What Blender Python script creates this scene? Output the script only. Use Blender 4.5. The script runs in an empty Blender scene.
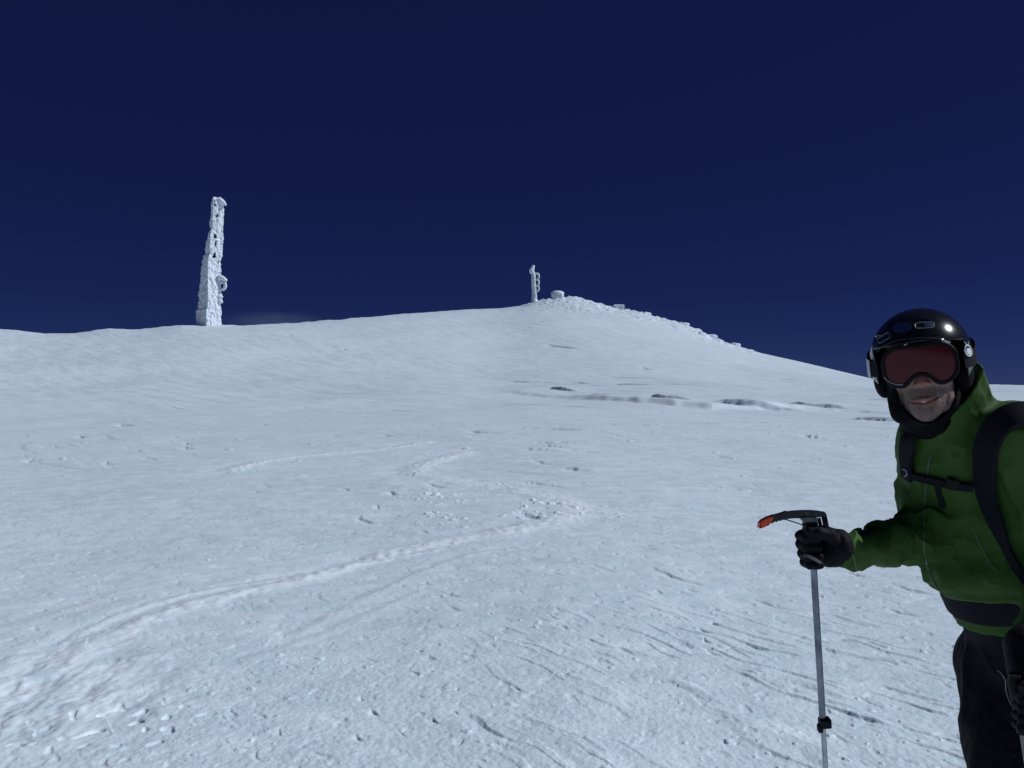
import bpy, math, random
import numpy as np
from mathutils import Vector, Matrix
random.seed(4)
F = 887.0           # focal length in pixels
EYE = 1.65          # camera height above the snow it stands on
scene = bpy.context.scene
COL = scene.collection
def P(px, py, Y):   # point at depth Y
    return np.array([(px-512.0)/F*Y, Y, EYE-(py-384.0)/F*Y], np.float32)
def V3(*a): return np.array(a, np.float32)
# ------------------------------------------------------------------ noise
_rng = np.random.RandomState(7)
_perm = _rng.permutation(4096).astype(np.int32)
_perm = np.concatenate([_perm, _perm])
_rnd = _rng.rand(4096).astype(np.float32)
def h2(i, j): return _perm[(_perm[i & 4095] + (j & 4095)) & 4095]
def rnd2(i, j, s=0): return _rnd[_perm[(h2(i, j) + s) & 4095]]
_ang = _rng.rand(4096).astype(np.float32)*6.2831853
_gx, _gy = np.cos(_ang), np.sin(_ang)
def noise2(x, y, s=0):
    x = np.asarray(x, np.float32)+s*17.31; y = np.asarray(y, np.float32)+s*9.77
    xi = np.floor(x).astype(np.int32); yi = np.floor(y).astype(np.int32)
    fx = x-xi; fy = y-yi
    u = fx*fx*fx*(fx*(fx*6-15)+10); v = fy*fy*fy*(fy*(fy*6-15)+10)
    def g(a, b):
        h = h2(xi+a, yi+b); return _gx[h]*(fx-a)+_gy[h]*(fy-b)
    n0 = g(0, 0)*(1-u)+g(1, 0)*u; n1 = g(0, 1)*(1-u)+g(1, 1)*u
    return (n0*(1-v)+n1*v)*1.5
def fbm2(x, y, o=3, s=0):
    t = 0; a = 1; f = 1
    for k in range(o):
        t = t+a*noise2(x*f, y*f, s+k*3); a *= .5; f *= 2.03
    return t
_g3 = _rng.randn(4096, 3).astype(np.float32); _g3 /= np.linalg.norm(_g3, axis=1)[:, None]
def noise3(p, s=0):
    p = p+np.float32(s*13.7)
    i = np.floor(p).astype(np.int32); f = (p-i).astype(np.float32)
    w = f*f*(3-2*f)
    out = 0
    for a in (0, 1):
        for b in (0, 1):
            for c in (0, 1):
                h = _perm[(h2(i[:, 0]+a, i[:, 1]+b)+(i[:, 2]+c)) & 4095]
                d = _g3[h, 0]*(f[:, 0]-a)+_g3[h, 1]*(f[:, 1]-b)+_g3[h, 2]*(f[:, 2]-c)
                ww = (w[:, 0] if a else 1-w[:, 0])*(w[:, 1] if b else 1-w[:, 1])*(w[:, 2] if c else 1-w[:, 2])
                out = out+ww*d
    return out*1.6
def sstep(a, b, x):
    t = np.clip((x-a)/(b-a), 0, 1); return t*t*(3-2*t)
def bumps(x, y, cell, rad, H, dens, s=0, dirs=None):
    """scattered little clods: hemispherical bumps on a jittered grid"""
    gx = np.floor(x/cell).astype(np.int32); gy = np.floor(y/cell).astype(np.int32)
    out = np.zeros_like(x)
    for a in (-1, 0, 1):
        for b in (-1, 0, 1):
            i = gx+a; j = gy+b
            cx = (i+rnd2(i, j, s))*cell; cy = (j+rnd2(i, j, s+50))*cell
            k = rnd2(i, j, s+90); sz = (.45+.9*rnd2(i, j, s+130)**2)
            el = .6+.8*rnd2(i, j, s+170)
            d2 = ((x-cx)/(rad*sz))**2*el+((y-cy)/(rad*sz))**2/el
            h = np.where((k < dens) & (d2 < 1), H*sz*np.sqrt(np.clip(1-d2, 0, 1)), 0)
            out = np.maximum(out, h)
    return out
# ------------------------------------------------------------------ mesh helpers
def mesh_np(name, verts, faces, smooth=True):
    """faces: (N,4) or (N,3) int array, or list of such"""
    me = bpy.data.meshes.new(name)
    if not isinstance(faces, list): faces = [faces]
    faces = [np.asarray(f, np.int32) for f in faces if len(f)]
    me.vertices.add(len(verts)); me.vertices.foreach_set('co', np.asarray(verts, np.float32).ravel())
    idx = np.concatenate([f.ravel() for f in faces])
    cnt = np.concatenate([np.full(len(f), f.shape[1], np.int32) for f in faces])
    me.loops.add(len(idx)); me.loops.foreach_set('vertex_index', idx)
    me.polygons.add(len(cnt))
    me.polygons.foreach_set('loop_start', np.concatenate([[0], np.cumsum(cnt)[:-1]]).astype(np.int32))
    me.polygons.foreach_set('loop_total', cnt)
    me.update(calc_edges=True)
    me.polygons.foreach_set('use_smooth', np.full(len(cnt), smooth, bool))
    me.update()
    return me
def link(name, me, mat, parent=None, origin=(0, 0, 0)):
    if mat is not None and len(me.materials) == 0: me.materials.append(mat)
    o = bpy.data.objects.new(name, me); COL.objects.link(o)
    if parent is not None: o.parent = parent
    o.location = origin
    return o
def root(name, loc, label, cat, group=None):
    o = bpy.data.objects.new(name, None); COL.objects.link(o); o.location = loc
    o.empty_display_size = .1
    tagit(o, label, cat, group); return o
def tagit(o, label, cat, group=None):
    o['label'] = label; o['category'] = cat
    if group: o['group'] = group
class MB:
    """collects pieces given in WORLD coordinates, links them as one object under a parent at loc"""
    def __init__(s): s.v = []; s.f4 = []; s.f3 = []; s.n = 0
    def add(s, v, f4=None, f3=None):
        v = np.asarray(v, np.float32); s.v.append(v)
        if f4 is not None and len(f4): s.f4.append(np.asarray(f4, np.int32)+s.n)
        if f3 is not None and len(f3): s.f3.append(np.asarray(f3, np.int32)+s.n)
        s.n += len(v)
    def tube(s, pts, r, n=12, cap=True):
        pts = [np.asarray(p, float) for p in pts]; m = len(pts)
        r = r if hasattr(r, '__len__') else [r]*m
        t0 = pts[1]-pts[0]; up = np.array([0, 0, 1.]) if abs(t0[2]) < .9*np.linalg.norm(t0) else np.array([0, 1., 0])
        vs = []; prev = None
        for i in range(m):
            t = pts[min(i+1, m-1)]-pts[max(i-1, 0)]; t = t/(np.linalg.norm(t)+1e-9)
            a = np.cross(up, t) if prev is None else prev-t*np.dot(prev, t)
            a /= np.linalg.norm(a)+1e-9; prev = a; b = np.cross(t, a)
            for k in range(n):
                th = 2*math.pi*k/n
                vs.append(pts[i]+r[i]*(a*math.cos(th)+b*math.sin(th)))
        f = [(i*n+k, i*n+(k+1) % n, (i+1)*n+(k+1) % n, (i+1)*n+k) for i in range(m-1) for k in range(n)]
        f3 = []
        if cap:
            vs.append(pts[0]); vs.append(pts[-1]); c0 = m*n; c1 = c0+1
            f3 = [(c0, (k+1) % n, k) for k in range(n)]+[(c1, (m-1)*n+k, (m-1)*n+(k+1) % n) for k in range(n)]
        s.add(vs, f, f3)
    def prism(s, poly, nrm, th):
        """poly: list of 3D points (planar, may be concave), extruded +-th/2 along nrm"""
        poly = [np.asarray(p, float) for p in poly]; nrm = np.asarray(nrm, float); nrm /= np.linalg.norm(nrm)
        from mathutils.geometry import tessellate_polygon
        tri = tessellate_polygon([[Vector(p) for p in poly]])
        n = len(poly)
        v = [p+nrm*th/2 for p in poly]+[p-nrm*th/2 for p in poly]
        f3 = [tuple(t) for t in tri]+[tuple(n+i for i in reversed(t)) for t in tri]
        f4 = [(i, (i+1) % n, n+(i+1) % n, n+i) for i in range(n)]
        s.add(v, f4, f3)
    def ribbon(s, pts, nrm, width, th):
        """flat strap: centre points, normals, widths; rounded rectangular section"""
        m = len(pts); vs = []
        w = width if hasattr(width, '__len__') else [width]*m
        prof = [(-1, 0), (-1, .6), (-.9, 1), (0, 1.1), (.9, 1), (1, .6), (1, 0), (.9, -.3), (0, -.3), (-.9, -.3)]
        for i in range(m):
            t = pts[min(i+1, m-1)]-pts[max(i-1, 0)]; t = t/np.linalg.norm(t)
            nn = nrm[i]-t*np.dot(nrm[i], t); nn = nn/np.linalg.norm(nn); b = np.cross(nn, t)
            for (a, c) in prof: vs.append(pts[i]+b*a*w[i]/2+nn*c*th)
        n = len(prof)
        f = [(i*n+k, i*n+(k+1) % n, (i+1)*n+(k+1) % n, (i+1)*n+k) for i in range(m-1) for k in range(n)]
        vs.append(pts[0]); vs.append(pts[-1]); c0 = m*n; c1 = c0+1
        f3 = [(c0, (k+1) % n, k) for k in range(n)]+[(c1, (m-1)*n+k, (m-1)*n+(k+1) % n) for k in range(n)]
        s.add(vs, f, f3)
    def build(s, name, mat, parent=None, org=(0, 0, 0), smooth=True, fixn=True):
        v = np.concatenate(s.v)-np.asarray(org, np.float32)
        fs = []
        if s.f4: fs.append(np.concatenate(s.f4))
        if s.f3: fs.append(np.concatenate(s.f3))
        me = mesh_np(name, v, fs, smooth)
        if fixn:
            import bmesh
            bm = bmesh.new(); bm.from_mesh(me); bmesh.ops.recalc_face_normals(bm, faces=bm.faces); bm.to_mesh(me); bm.free()
        if smooth: me.set_sharp_from_angle(angle=math.radians(42))
        return link(name, me, mat, parent, (0, 0, 0) if parent is not None else org)
def pathsm(pts, n=8):
    """Catmull-Rom through points"""
    pts = [np.asarray(p, float) for p in pts]; out = []
    q = [2*pts[0]-pts[1]]+pts+[2*pts[-1]-pts[-2]]
    for i in range(1, len(q)-2):
        for k in range(n):
            t = k/n; a, b, c, d = q[i-1], q[i], q[i+1], q[i+2]
            out.append(.5*((2*b)+(-a+c)*t+(2*a-5*b+4*c-d)*t*t+(-a+3*b-3*c+d)*t**3))
    out.append(pts[-1]); return out
# ------------------------------------------------------------------ signed distance modelling
def smin(a, b, k):
    h = np.clip(.5+.5*(b-a)/k, 0, 1); return b*(1-h)+a*h-k*h*(1-h)
def smax(a, b, k): return -smin(-a, -b, k)
def s_sph(p, c, r): return np.linalg.norm(p-c, axis=1)-r
def s_ell(p, c, r):
    r = np.asarray(r, np.float32); q = (p-c)/r
    k0 = np.linalg.norm(q, axis=1); k1 = np.linalg.norm(q/r, axis=1)+1e-6
    return k0*(k0-1)/k1
def s_cone(p, a, b, ra, rb):
    a = np.asarray(a, np.float32); b = np.asarray(b, np.float32)
    ba = b-a; L = float(np.dot(ba, ba)); t = np.clip(((p-a)@ba)/L, 0, 1)
    return np.linalg.norm(p-a-t[:, None]*ba, axis=1)-(ra+(rb-ra)*t)
def s_chain(p, pts, rs, k=.01):
    d = None
    for i in range(len(pts)-1):
        e = s_cone(p, pts[i], pts[i+1], rs[i], rs[i+1]); d = e if d is None else smin(d, e, k)
    return d
def s_box(p, c, h, r):
    q = np.abs(p-c)-(np.asarray(h, np.float32)-r)
    return np.linalg.norm(np.maximum(q, 0), axis=1)+np.minimum(q.max(axis=1), 0)-r
def surf_net(f, lo, hi, h):
    lo = np.asarray(lo, np.float32); hi = np.asarray(hi, np.float32)
    B = 4; nb = np.ceil((hi-lo)/(h*B)).astype(int)+1
    ix = np.stack(np.meshgrid(*[np.arange(k) for k in nb], indexing='ij'), -1).reshape(-1, 3)
    cen = (lo+(ix*B+1.5)*h).astype(np.float32)
    val = np.concatenate([f(c) for c in np.array_split(cen, max(1, len(cen)//400000))]).astype(np.float32)
    act = np.abs(val) < h*B*1.9+.012
    V = np.repeat(np.repeat(np.repeat(val.reshape(nb), B, 0), B, 1), B, 2)
    bi = ix[act]*B
    off = np.stack(np.meshgrid(range(B), range(B), range(B), indexing='ij'), -1).reshape(-1, 3)
    fi = (bi[:, None, :]+off[None]).reshape(-1, 3)
    for ch in np.array_split(fi, max(1, len(fi)//500000)):
        V[ch[:, 0], ch[:, 1], ch[:, 2]] = f((lo+ch*h).astype(np.float32))
    I = V < 0
    c8 = [(a, b, c) for a in (0, 1) for b in (0, 1) for c in (0, 1)]
    n = np.array(V.shape)-1
    sl = lambda a, b, c: I[a:n[0]+a, b:n[1]+b, c:n[2]+c]
    anyi = np.zeros(n, bool); alli = np.ones(n, bool)
    for c in c8: anyi |= sl(*c); alli &= sl(*c)
    cells = np.argwhere(anyi & ~alli)
    idx = -np.ones(n, np.int32); idx[cells[:, 0], cells[:, 1], cells[:, 2]] = np.arange(len(cells))
    cv = np.stack([V[cells[:, 0]+a, cells[:, 1]+b, cells[:, 2]+c] for a, b, c in c8], 1)
    acc = np.zeros((len(cells), 3), np.float32); num = np.zeros(len(cells), np.float32)
    C8 = np.array(c8, np.float32)
    for i in range(8):
        for j in range(i+1, 8):
            if np.abs(C8[i]-C8[j]).sum() == 1:
                m = (cv[:, i] < 0) != (cv[:, j] < 0)
                t = np.where(m, cv[:, i]/(cv[:, i]-cv[:, j]+1e-20), 0)[:, None]
                acc += np.where(m[:, None], C8[i]+(C8[j]-C8[i])*t, 0); num += m
    v = lo+(cells+acc/num[:, None])*h
    quads = []
    for ax in range(3):
        o = [(1, 2), (2, 0), (0, 1)][ax]
        s0 = [slice(1, None)]*3; s1 = [slice(1, None)]*3
        e = np.argwhere(np.diff(I, axis=ax) != 0)
        e = e[(e[:, o[0]] > 0) & (e[:, o[1]] > 0) & (e[:, o[0]] < n[o[0]]) & (e[:, o[1]] < n[o[1]])]
        def cell(du, dv):
            q = e.copy(); q[:, o[0]] -= du; q[:, o[1]] -= dv; return idx[q[:, 0], q[:, 1], q[:, 2]]
        q = np.stack([cell(1, 1), cell(0, 1), cell(0, 0), cell(1, 0)], 1)
        ins = I[e[:, 0], e[:, 1], e[:, 2]]
        q[~ins] = q[~ins][:, ::-1]
        quads.append(q[(q >= 0).all(axis=1)])
    return v.astype(np.float32), np.concatenate(quads)
def sdf_obj(name, f, lo, hi, h, mat, parent=None, org=(0, 0, 0), attr=None, xf=None):
    v, q = surf_net(f, lo, hi, h)
    raw = v
    if xf is not None: v = xf(v)
    me = mesh_np(name, v-np.asarray(org, np.float32), q)
    if attr is not None:
        for k, fn in attr.items():
            at = me.attributes.new(k, 'FLOAT', 'POINT'); at.data.foreach_set('value', fn(raw).astype(np.float32))
    return link(name, me, mat, parent, (0, 0, 0) if parent is not None else org)
def trace(f, px, py, near=1.6, far=3.2, n=90):
    """first hits of camera rays with an SDF -> points and normals; used to seat seams and straps on clothes"""
    px = np.atleast_1d(np.asarray(px, np.float32)); py = np.atleast_1d(np.asarray(py, np.float32))
    d = np.stack([(px-512)/F, np.ones_like(px), -(py-384)/F], 1); o = V3(0, 0, EYE)
    t = np.full(len(px), near, np.float32)
    for i in range(n):
        t = np.minimum(t+f(o+d*t[:, None])*.7, far)
    p = o+d*t[:, None]; e = 1e-3
    g = np.stack([f(p+V3(e, 0, 0))-f(p-V3(e, 0, 0)), f(p+V3(0, e, 0))-f(p-V3(0, e, 0)), f(p+V3(0, 0, e))-f(p-V3(0, 0, e))], 1)
    g /= np.linalg.norm(g, axis=1)[:, None]+1e-9
    return p, g
# ------------------------------------------------------------------ materials
def mat(name, base, rough=.6, noise=None, bump=None, metal=0., coat=0., spec=.5, sheen=0.):
    """noise=(scale, amount[, second colour]); bump=(scale, strength, distance)"""
    m = bpy.data.materials.new(name); m.use_nodes = True
    nt = m.node_tree; N = nt.nodes; L = nt.links; b = N['Principled BSDF']
    b.inputs['Roughness'].default_value = rough; b.inputs['Metallic'].default_value = metal
    b.inputs['Specular IOR Level'].default_value = spec
    b.inputs['Coat Weight'].default_value = coat; b.inputs['Coat Roughness'].default_value = .08
    b.inputs['Sheen Weight'].default_value = sheen
    b.inputs['Base Color'].default_value = (*base, 1)
    tc = N.new('ShaderNodeTexCoord')
    if noise:
        nz = N.new('ShaderNodeTexNoise'); nz.inputs['Scale'].default_value = noise[0]; nz.inputs['Detail'].default_value = 5
        L.new(tc.outputs['Object'], nz.inputs['Vector'])
        r = N.new('ShaderNodeValToRGB'); r.color_ramp.elements[0].position = .35; r.color_ramp.elements[1].position = .68
        c2 = noise[2] if len(noise) > 2 else tuple(c*(1-noise[1]) for c in base)
        r.color_ramp.elements[0].color = (*c2, 1); r.color_ramp.elements[1].color = (*base, 1)
        L.new(nz.outputs['Fac'], r.inputs['Fac']); L.new(r.outputs['Color'], b.inputs['Base Color'])
    if bump:
        nb = N.new('ShaderNodeTexNoise'); nb.inputs['Scale'].default_value = bump[0]; nb.inputs['Detail'].default_value = 4
        L.new(tc.outputs['Object'], nb.inputs['Vector'])
        bp = N.new('ShaderNodeBump'); bp.inputs['Strength'].default_value = bump[1]; bp.inputs['Distance'].default_value = bump[2]
        L.new(nb.outputs['Fac'], bp.inputs['Height']); L.new(bp.outputs['Normal'], b.inputs['Normal'])
    return m
# ================================================================== THE SNOW MOUNTAIN
SKYX = [-600, -300, -100, 0, 20, 45, 75, 95, 110, 130, 150, 170, 182, 200, 240, 300, 330, 400, 450, 470, 500, 520, 530, 545, 560, 575, 590, 605, 620, 640, 660, 680, 700, 712, 730, 745, 800, 860, 873, 940, 1000, 1024, 1200, 1600]
SKYY = [352, 338, 328, 329.5, 331, 334, 333.5, 331, 329.5, 330, 329.5, 327, 325.3, 326, 326, 323, 321, 314.5, 311, 309.5, 308.5, 306, 303.5, 300.5, 298.5, 298.5, 302, 307, 309.5, 313, 319, 324, 331, 338.5, 345, 350, 362, 376.5, 379.5, 384.5, 386, 386.5, 388, 394]
_a = np.arctan2((np.array(SKYX)-512)/F, 1.0)                 # azimuth from +Y towards +X
_e = (384-np.array(SKYY))/F*np.cos(_a)
AZ = np.concatenate([[-math.pi, -2.0], _a, [2.0, math.pi]]); EL = np.concatenate([[-.03, -.02], _e, [-.03, -.03]])
_dx = np.array([-600, 0, 210, 330, 530, 620, 740, 860, 1024, 1600.])
_dd = np.array([150, 185, 190, 215, 285, 285, 262, 235, 190, 150.])
DA = np.concatenate([[-math.pi, -2.0], np.arctan2((_dx-512)/F, 1.0), [2.0, math.pi]]); DD = np.concatenate([[140, 140], _dd, [140, 140]])
WD = np.array([.62, -.785])                                  # wind direction over the snow
def gpt(px, py, z=0.0):                                      # pixel -> point on level snow
    Y = (EYE-z)*F/(py-384.0); return np.array([(px-512)/F*Y, Y])
SA = np.linspace(-math.pi, math.pi, 4001)
def _smooth(v, w):
    k = np.hanning(w); k /= k.sum(); n = w//2
    return np.convolve(np.concatenate([v[-n:], v, v[:n]]), k, 'valid')[:len(v)]
SE = _smooth(np.interp(SA, AZ, EL), 121); SD_ = _smooth(np.interp(SA, DA, DD), 181)
def base_height(x, y):
    r = np.hypot(x, y)+1e-6; az = np.arctan2(x, y)
    D = np.interp(az, SA, SD_); e = np.interp(az, SA, SE)
    u = r/D
    e = e+(np.interp(az, AZ, EL)-e)*sstep(.82, .97, u)       # the fine shape of the skyline belongs to the crest alone
    A = e+EYE/D
    s0 = .13
    t = np.clip((u-.17)/.83, 0, 1); S = s0+(1-s0)*(t*t*(3-2*t))**1.05
    S = np.where(u > 1, 1-1.3*(u-1)**2, S)
    z = r*A*S
    far = -300*sstep(1.2, 4.5, u)-r*.004*(u > 4.5)
    z = np.where(u > 1.25, np.maximum(z, -60)*(1-sstep(1.25, 2.0, u))+far*sstep(1.25, 2.0, u)+0*r, z)
    return z
TRACKS = [  # (points, ridge height, half width, freshness)
 ([(15,668),(49,661),(73,648),(98,634),(137,618),(171,607),(210,598),(260,589),(320,578),(380,570),(440,560)], .017, .035, .7),
 ([(70,668),(90,657),(127,640),(151,629),(185,616),(220,606),(290,590),(340,577),(390,564)], .034, .085, 1.0),
 ([(388,562),(435,555),(480,548),(515,543)], .026, .13, 1.0),
 ([(515,543),(545,536),(570,527),(572,519),(556,510),(520,502)], .024, .15, .8),
 ([(520,502),(480,496),(440,489),(418,482)], .02, .14, .5),
 ([(84,660),(80,680),(92,700),(104,722)], .02, .07, .8),
 ([(416,482),(424,475),(440,470),(468,463)], .045, .17, 1.0),
 ([(235,480),(265,471),(300,466),(340,462),(395,457),(428,452)], .045, .14, 1.0),
 ([(300,640),(400,590),(470,566),(520,560)], .010, .04, .35),
 ([(250,668),(330,640),(420,600)], .008, .04, .3),
 ([(0,640),(60,622),(140,596),(250,575),(360,556)], .006, .05, .3),
]
def seg_dist(x, y, pts):
    best = np.full(x.shape, 1e9, np.float32); side = np.zeros_like(best)
    for (a, b) in zip(pts[:-1], pts[1:]):
        d = b-a; L = float(d@d)+1e-9
        t = np.clip(((x-a[0])*d[0]+(y-a[1])*d[1])/L, 0, 1)
        qx = x-(a[0]+t*d[0]); qy = y-(a[1]+t*d[1]); dist = np.hypot(qx, qy)
        m = dist < best
        best = np.where(m, dist, best); side = np.where(m, np.sign(d[0]*qy-d[1]*qx), side)
    return best, side
# the wind-cut ledges at the foot of the dome (left tip px, py, length m, height m, distance m)
LEDGES = [(506,381,6,.30,95),(548,382,4,.3,90),(553,392,5,.5,74),(585,384,7,.3,84),(612,393,4,.45,72),(628,386,6,.35,82),(648,400,6,.85,62),(662,392,5,.4,72),(690,388,6,.4,78),(708,403,7,1.0,56),(735,392,5,.5,66),(775,391,7,.5,66),(786,404,7,1.0,54),(822,396,6,.6,60),(845,414,6,.6,44),(700,382,7,.3,90),(880,402,6,.7,54),(905,398,6,.6,56),(930,412,4,.4,46),(810,436,2.2,.12,31),(870,430,3,.18,33),(730,424,5,.12,37),(640,421,5,.10,38)]
def scoops(ca, cb, cell, L, W, H, dens, s=0):
    """wind scoops: spindle-shaped hollows along the wind with one steep wall"""
    ga = np.floor(ca/(cell*2)).astype(np.int32); gb = np.floor(cb/cell).astype(np.int32)
    out = np.zeros_like(ca)
    for a in (-1, 0, 1):
        for b in (-1, 0, 1):
            i = ga+a; j = gb+b
            k = rnd2(i, j, s+90) < dens
            if not k.any(): continue
            sz = .35+1.0*rnd2(i, j, s+130)**1.6; ln = L*sz*(.6+.8*rnd2(i, j, s+170))
            sk = (rnd2(i, j, s+210)-.5)*.5
            da = ca-(i+rnd2(i, j, s))*cell*2; db = cb-(j+rnd2(i, j, s+50))*cell-sk*da
            u = da/ln; v = db/(W*sz)+.9*u*u*np.sign(sk)
            m = k & (np.abs(u) < 1) & (v < 1) & (v > -1.4)
            f = np.where(v > .45, (1-v)/.55, (v+1.4)/1.85)
            out = np.where(m, np.minimum(out, -H*sz*(1-u*u)*np.clip(f, 0, 1)), out)
    return out
def gdist(px, py):
    Y = np.geomspace(8, 140, 500); x = (px-512)/F*Y
    yy = 384-(base_height(x, Y)-EYE)/Y*F
    k = np.argmax(yy < py) if (yy < py).any() else len(Y)-1
    return Y[k]
# dark, wind-cut drift edges at the foot of the dome: left px, right px, py left, py right, thickness px
EDGES = [(504,562,380,382,1.6),(548,574,390,393,3.2),(570,590,383,384,1.2),(586,622,394,393,2.0),(612,650,387,389,2.0),(648,690,400,394,4.2),(660,704,386,387,1.1),(640,676,407,405,1.2),(709,795,404,396,7.0),(730,765,391,390,1.3),(785,852,405,398,5.5),(796,872,393,395,1.5),(845,915,416,409,4.5),(688,772,424,423,1.3),(745,812,421,420,1.2),(803,824,437,436,2.2),(598,668,424,422,1.0),(862,930,402,399,3),(880,960,421,417,4),(560,600,403,402,.9),(500,548,400,401,.8),(700,760,412,411,.9),(930,1010,409,405,4),(520,560,450,455,1.2),(566,590,468,476,1.4),(540,580,447,449,.8)]
BANK = np.array([((px-512)/F*gdist(px, py), gdist(px, py)) for px, py in ((500, 391), (560, 395), (620, 399), (660, 402), (712, 406), (790, 407), (860, 409), (940, 413), (1040, 418))])
EDW = []
for (xa, xb, ya, yb, t) in EDGES:
    Ya = gdist(xa, ya); Yb = Ya*.965; A_ = np.array([(xa-512)/F*Ya, Ya]); B_ = np.array([(xb-512)/F*Yb, Yb])
    if np.hypot(*(B_-A_)) > 16: B_ = A_+(B_-A_)*16/np.hypot(*(B_-A_))
    EDW.append((A_, B_, t/F*(Ya+Yb)/2))
def height(x, y):
    x = x.astype(np.float32); y = y.astype(np.float32)
    r = np.hypot(x, y); z = base_height(x, y).astype(np.float32); fresh = np.zeros_like(z)
    ca = (x*WD[0]+y*WD[1]); cb = (-x*WD[1]+y*WD[0])
    az = np.arctan2(x, y); D = np.interp(az, SA, SD_); u = r/D
    # broad swells and drifts
    near = sstep(1.5, 8, r)
    z += near*.035*fbm2(x/3.1, y/4.3, 2, 1)
    z += sstep(15, 60, r)*(1-sstep(.75, .98, u))*(.45*fbm2(x/23, y/31, 2, 5))
    z += sstep(25, 70, r)*(1-sstep(3, 5, u))*(.07*fbm2(ca/7, cb/2.2, 3, 9))
    hm = (r > 70) & (r < 300)
    if hm.any():
        z[hm] += scoops(ca[hm], cb[hm]+.5*noise2(ca[hm]/5, cb[hm]/3, 131), 11, 4.0, .9, .42, .30, 77)*sstep(.3, .45, u[hm])*(1-sstep(.93, 1., u[hm]))*sstep(-.1, .3, noise2(x[hm]/45, y[hm]/60, 132)+.25*sstep(-40, 10, x[hm]))
    # ragged rime and snow-covered rock along the summit ridge
    pxl = 512+F*np.tan(np.clip(az, -1.2, 1.2))
    rk = sstep(515, 545, pxl)*(1-sstep(745, 770, pxl))*sstep(.80, .9, u)*(1-sstep(1.1, 1.3, u))
    rk = rk*(.35+.65*sstep(-.1, .35, noise2(x/9, y/9, 31)))
    m = (rk > .01)
    if m.any():
        q = fbm2(x[m]/3.4, y[m]/5.0, 4, 40); z[m] += rk[m]*.9*np.abs(q)
    rl = sstep(70, 100, pxl)*(1-sstep(330, 520, pxl))*sstep(.93, .99, u)*(1-sstep(1.02, 1.1, u))
    z += rl*.28*np.maximum(0, fbm2(x/5, y/8, 3, 44))
    # the steeper bump under the summit mast, dips, hollow in the middle distance
    # ledges
    bs = (r > 30) & (r < 170) & (x > -25)
    if bs.any():
        xx, yy = x[bs], y[bs]
        ds, sg = seg_dist(xx, yy, BANK)
        b = ds*np.where(yy > np.interp(xx, BANK[::-1, 0] if BANK[0, 0] > BANK[-1, 0] else BANK[:, 0], BANK[::-1, 1] if BANK[0, 0] > BANK[-1, 0] else BANK[:, 1]), 1, -1)
        qq = (xx-.45*(yy-60))/3.2                                  # scallops slanting back along the wind
        sc_ = qq+.6*noise2(xx/6, yy/9, 154); fr_ = .5-.5*np.cos(6.2832*(sc_+.12*np.sin(6.2832*sc_)))
        b = b+.8*noise2(xx/5, yy/8, 151)+.2*noise2(xx/1.3, yy/2.5, 152)-.18*fr_
        z[bs] += (.30+.18*noise2(xx/7, yy/12, 153))*(1-.08*fr_)*sstep(-.6, .6, b)*np.exp(-np.clip(b, 0, None)/9)*sstep(-3, 3, xx)*(1-sstep(40, 60, xx))
    for q_, (A_, B_, hh) in enumerate(EDW):
        d = B_-A_; L = np.hypot(*d); d = d/L; nn = np.array([-d[1], d[0]]); nn = nn if nn@np.array([.85, .53]) > 0 else -nn
        H = hh*.78+.03; W = max(H*1.05, .10)
        a = ((x-A_[0])*d[0]+(y-A_[1])*d[1])/L; b = ((x-A_[0])*nn[0]+(y-A_[1])*nn[1])
        m = (a > -.05) & (a < 1.35) & (b > -6*W) & (b < 30*W)
        if not m.any(): continue
        am = a[m]; bm = b[m]
        bm = bm+.8*W*noise2(am*2.2, bm*0+q_, 33)+.15*W*noise2(am*L/(1.6*W), bm*0+q_, 35)
        W = W*(.75+.35*np.clip(am, 0, 1.4))
        env = sstep(-.02, .22, am)*(1-sstep(.6, 1.33, am))*(.9+.25*noise2(am*3., bm*0+q_*3., 36))
        up = sstep(-.45*W, .45*W, bm)*np.exp(-np.clip(bm-.4*W, 0, None)/(6*W))   # the overhanging drift edge
        dn_ = sstep(-4*W, -.3*W, bm)*(1-sstep(-.35*W, .2*W, bm))
        z[m] += env*H*(.80*up-.45*dn_)
    # sastrugi: scarps cut by the wind, long along ca, in patches
    fd = 1-sstep(28, 70, r)
    mm = fd > .01
    X, Y_, CA, CB, R = x[mm], y[mm], ca[mm], cb[mm], r[mm]
    dz = np.zeros_like(X)
    pch = sstep(-.12, .42, noise2(X/1.1, Y_/1.7, 60)+.25*sstep(-.5, 2.2, X)*(R < 12))
    wob = CB+.05*noise2(CA/.35, CB/.3, 61)
    n = noise2(CA/.62, wob/.085, 62)+.5*noise2(CA/.3, wob/.05, 63)
    amp = .18+1.0*sstep(-1.2, 1.6, X)*sstep(9, 5, R)
    dz += .0075*amp*pch*sstep(.26, .50, n)*(1-sstep(9, 22, R)*.4)
    n = noise2(CA/1.7, (CB+.12*noise2(CA/.9, CB/.8, 64))/.30, 65)+.3*noise2(CA/.5, CB/.1, 66)
    dz += .0125*amp*sstep(.33, .52, n)*(.5+.7*sstep(-.3, .3, noise2(CA/.35, CB/.2, 140)))*sstep(-.1, .35, noise2(X/2.6, Y_/3.6, 67))
    n = noise2(CA/5., (CB+.3*noise2(CA/2, CB/2, 68))/.9, 69)+.3*noise2(CA/1.2, CB/.3, 70)
    dz += .018*sstep(.36, .6, n)*sstep(9, 18, R)*sstep(-.25, .35, noise2(X/9, Y_/9, 71))
    rg = sstep(-.35, .25, noise2(X/1.9, Y_/2.8, 121))
    cbw = CB+.02*noise2(CA/.11, CB/.06, 122)
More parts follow.
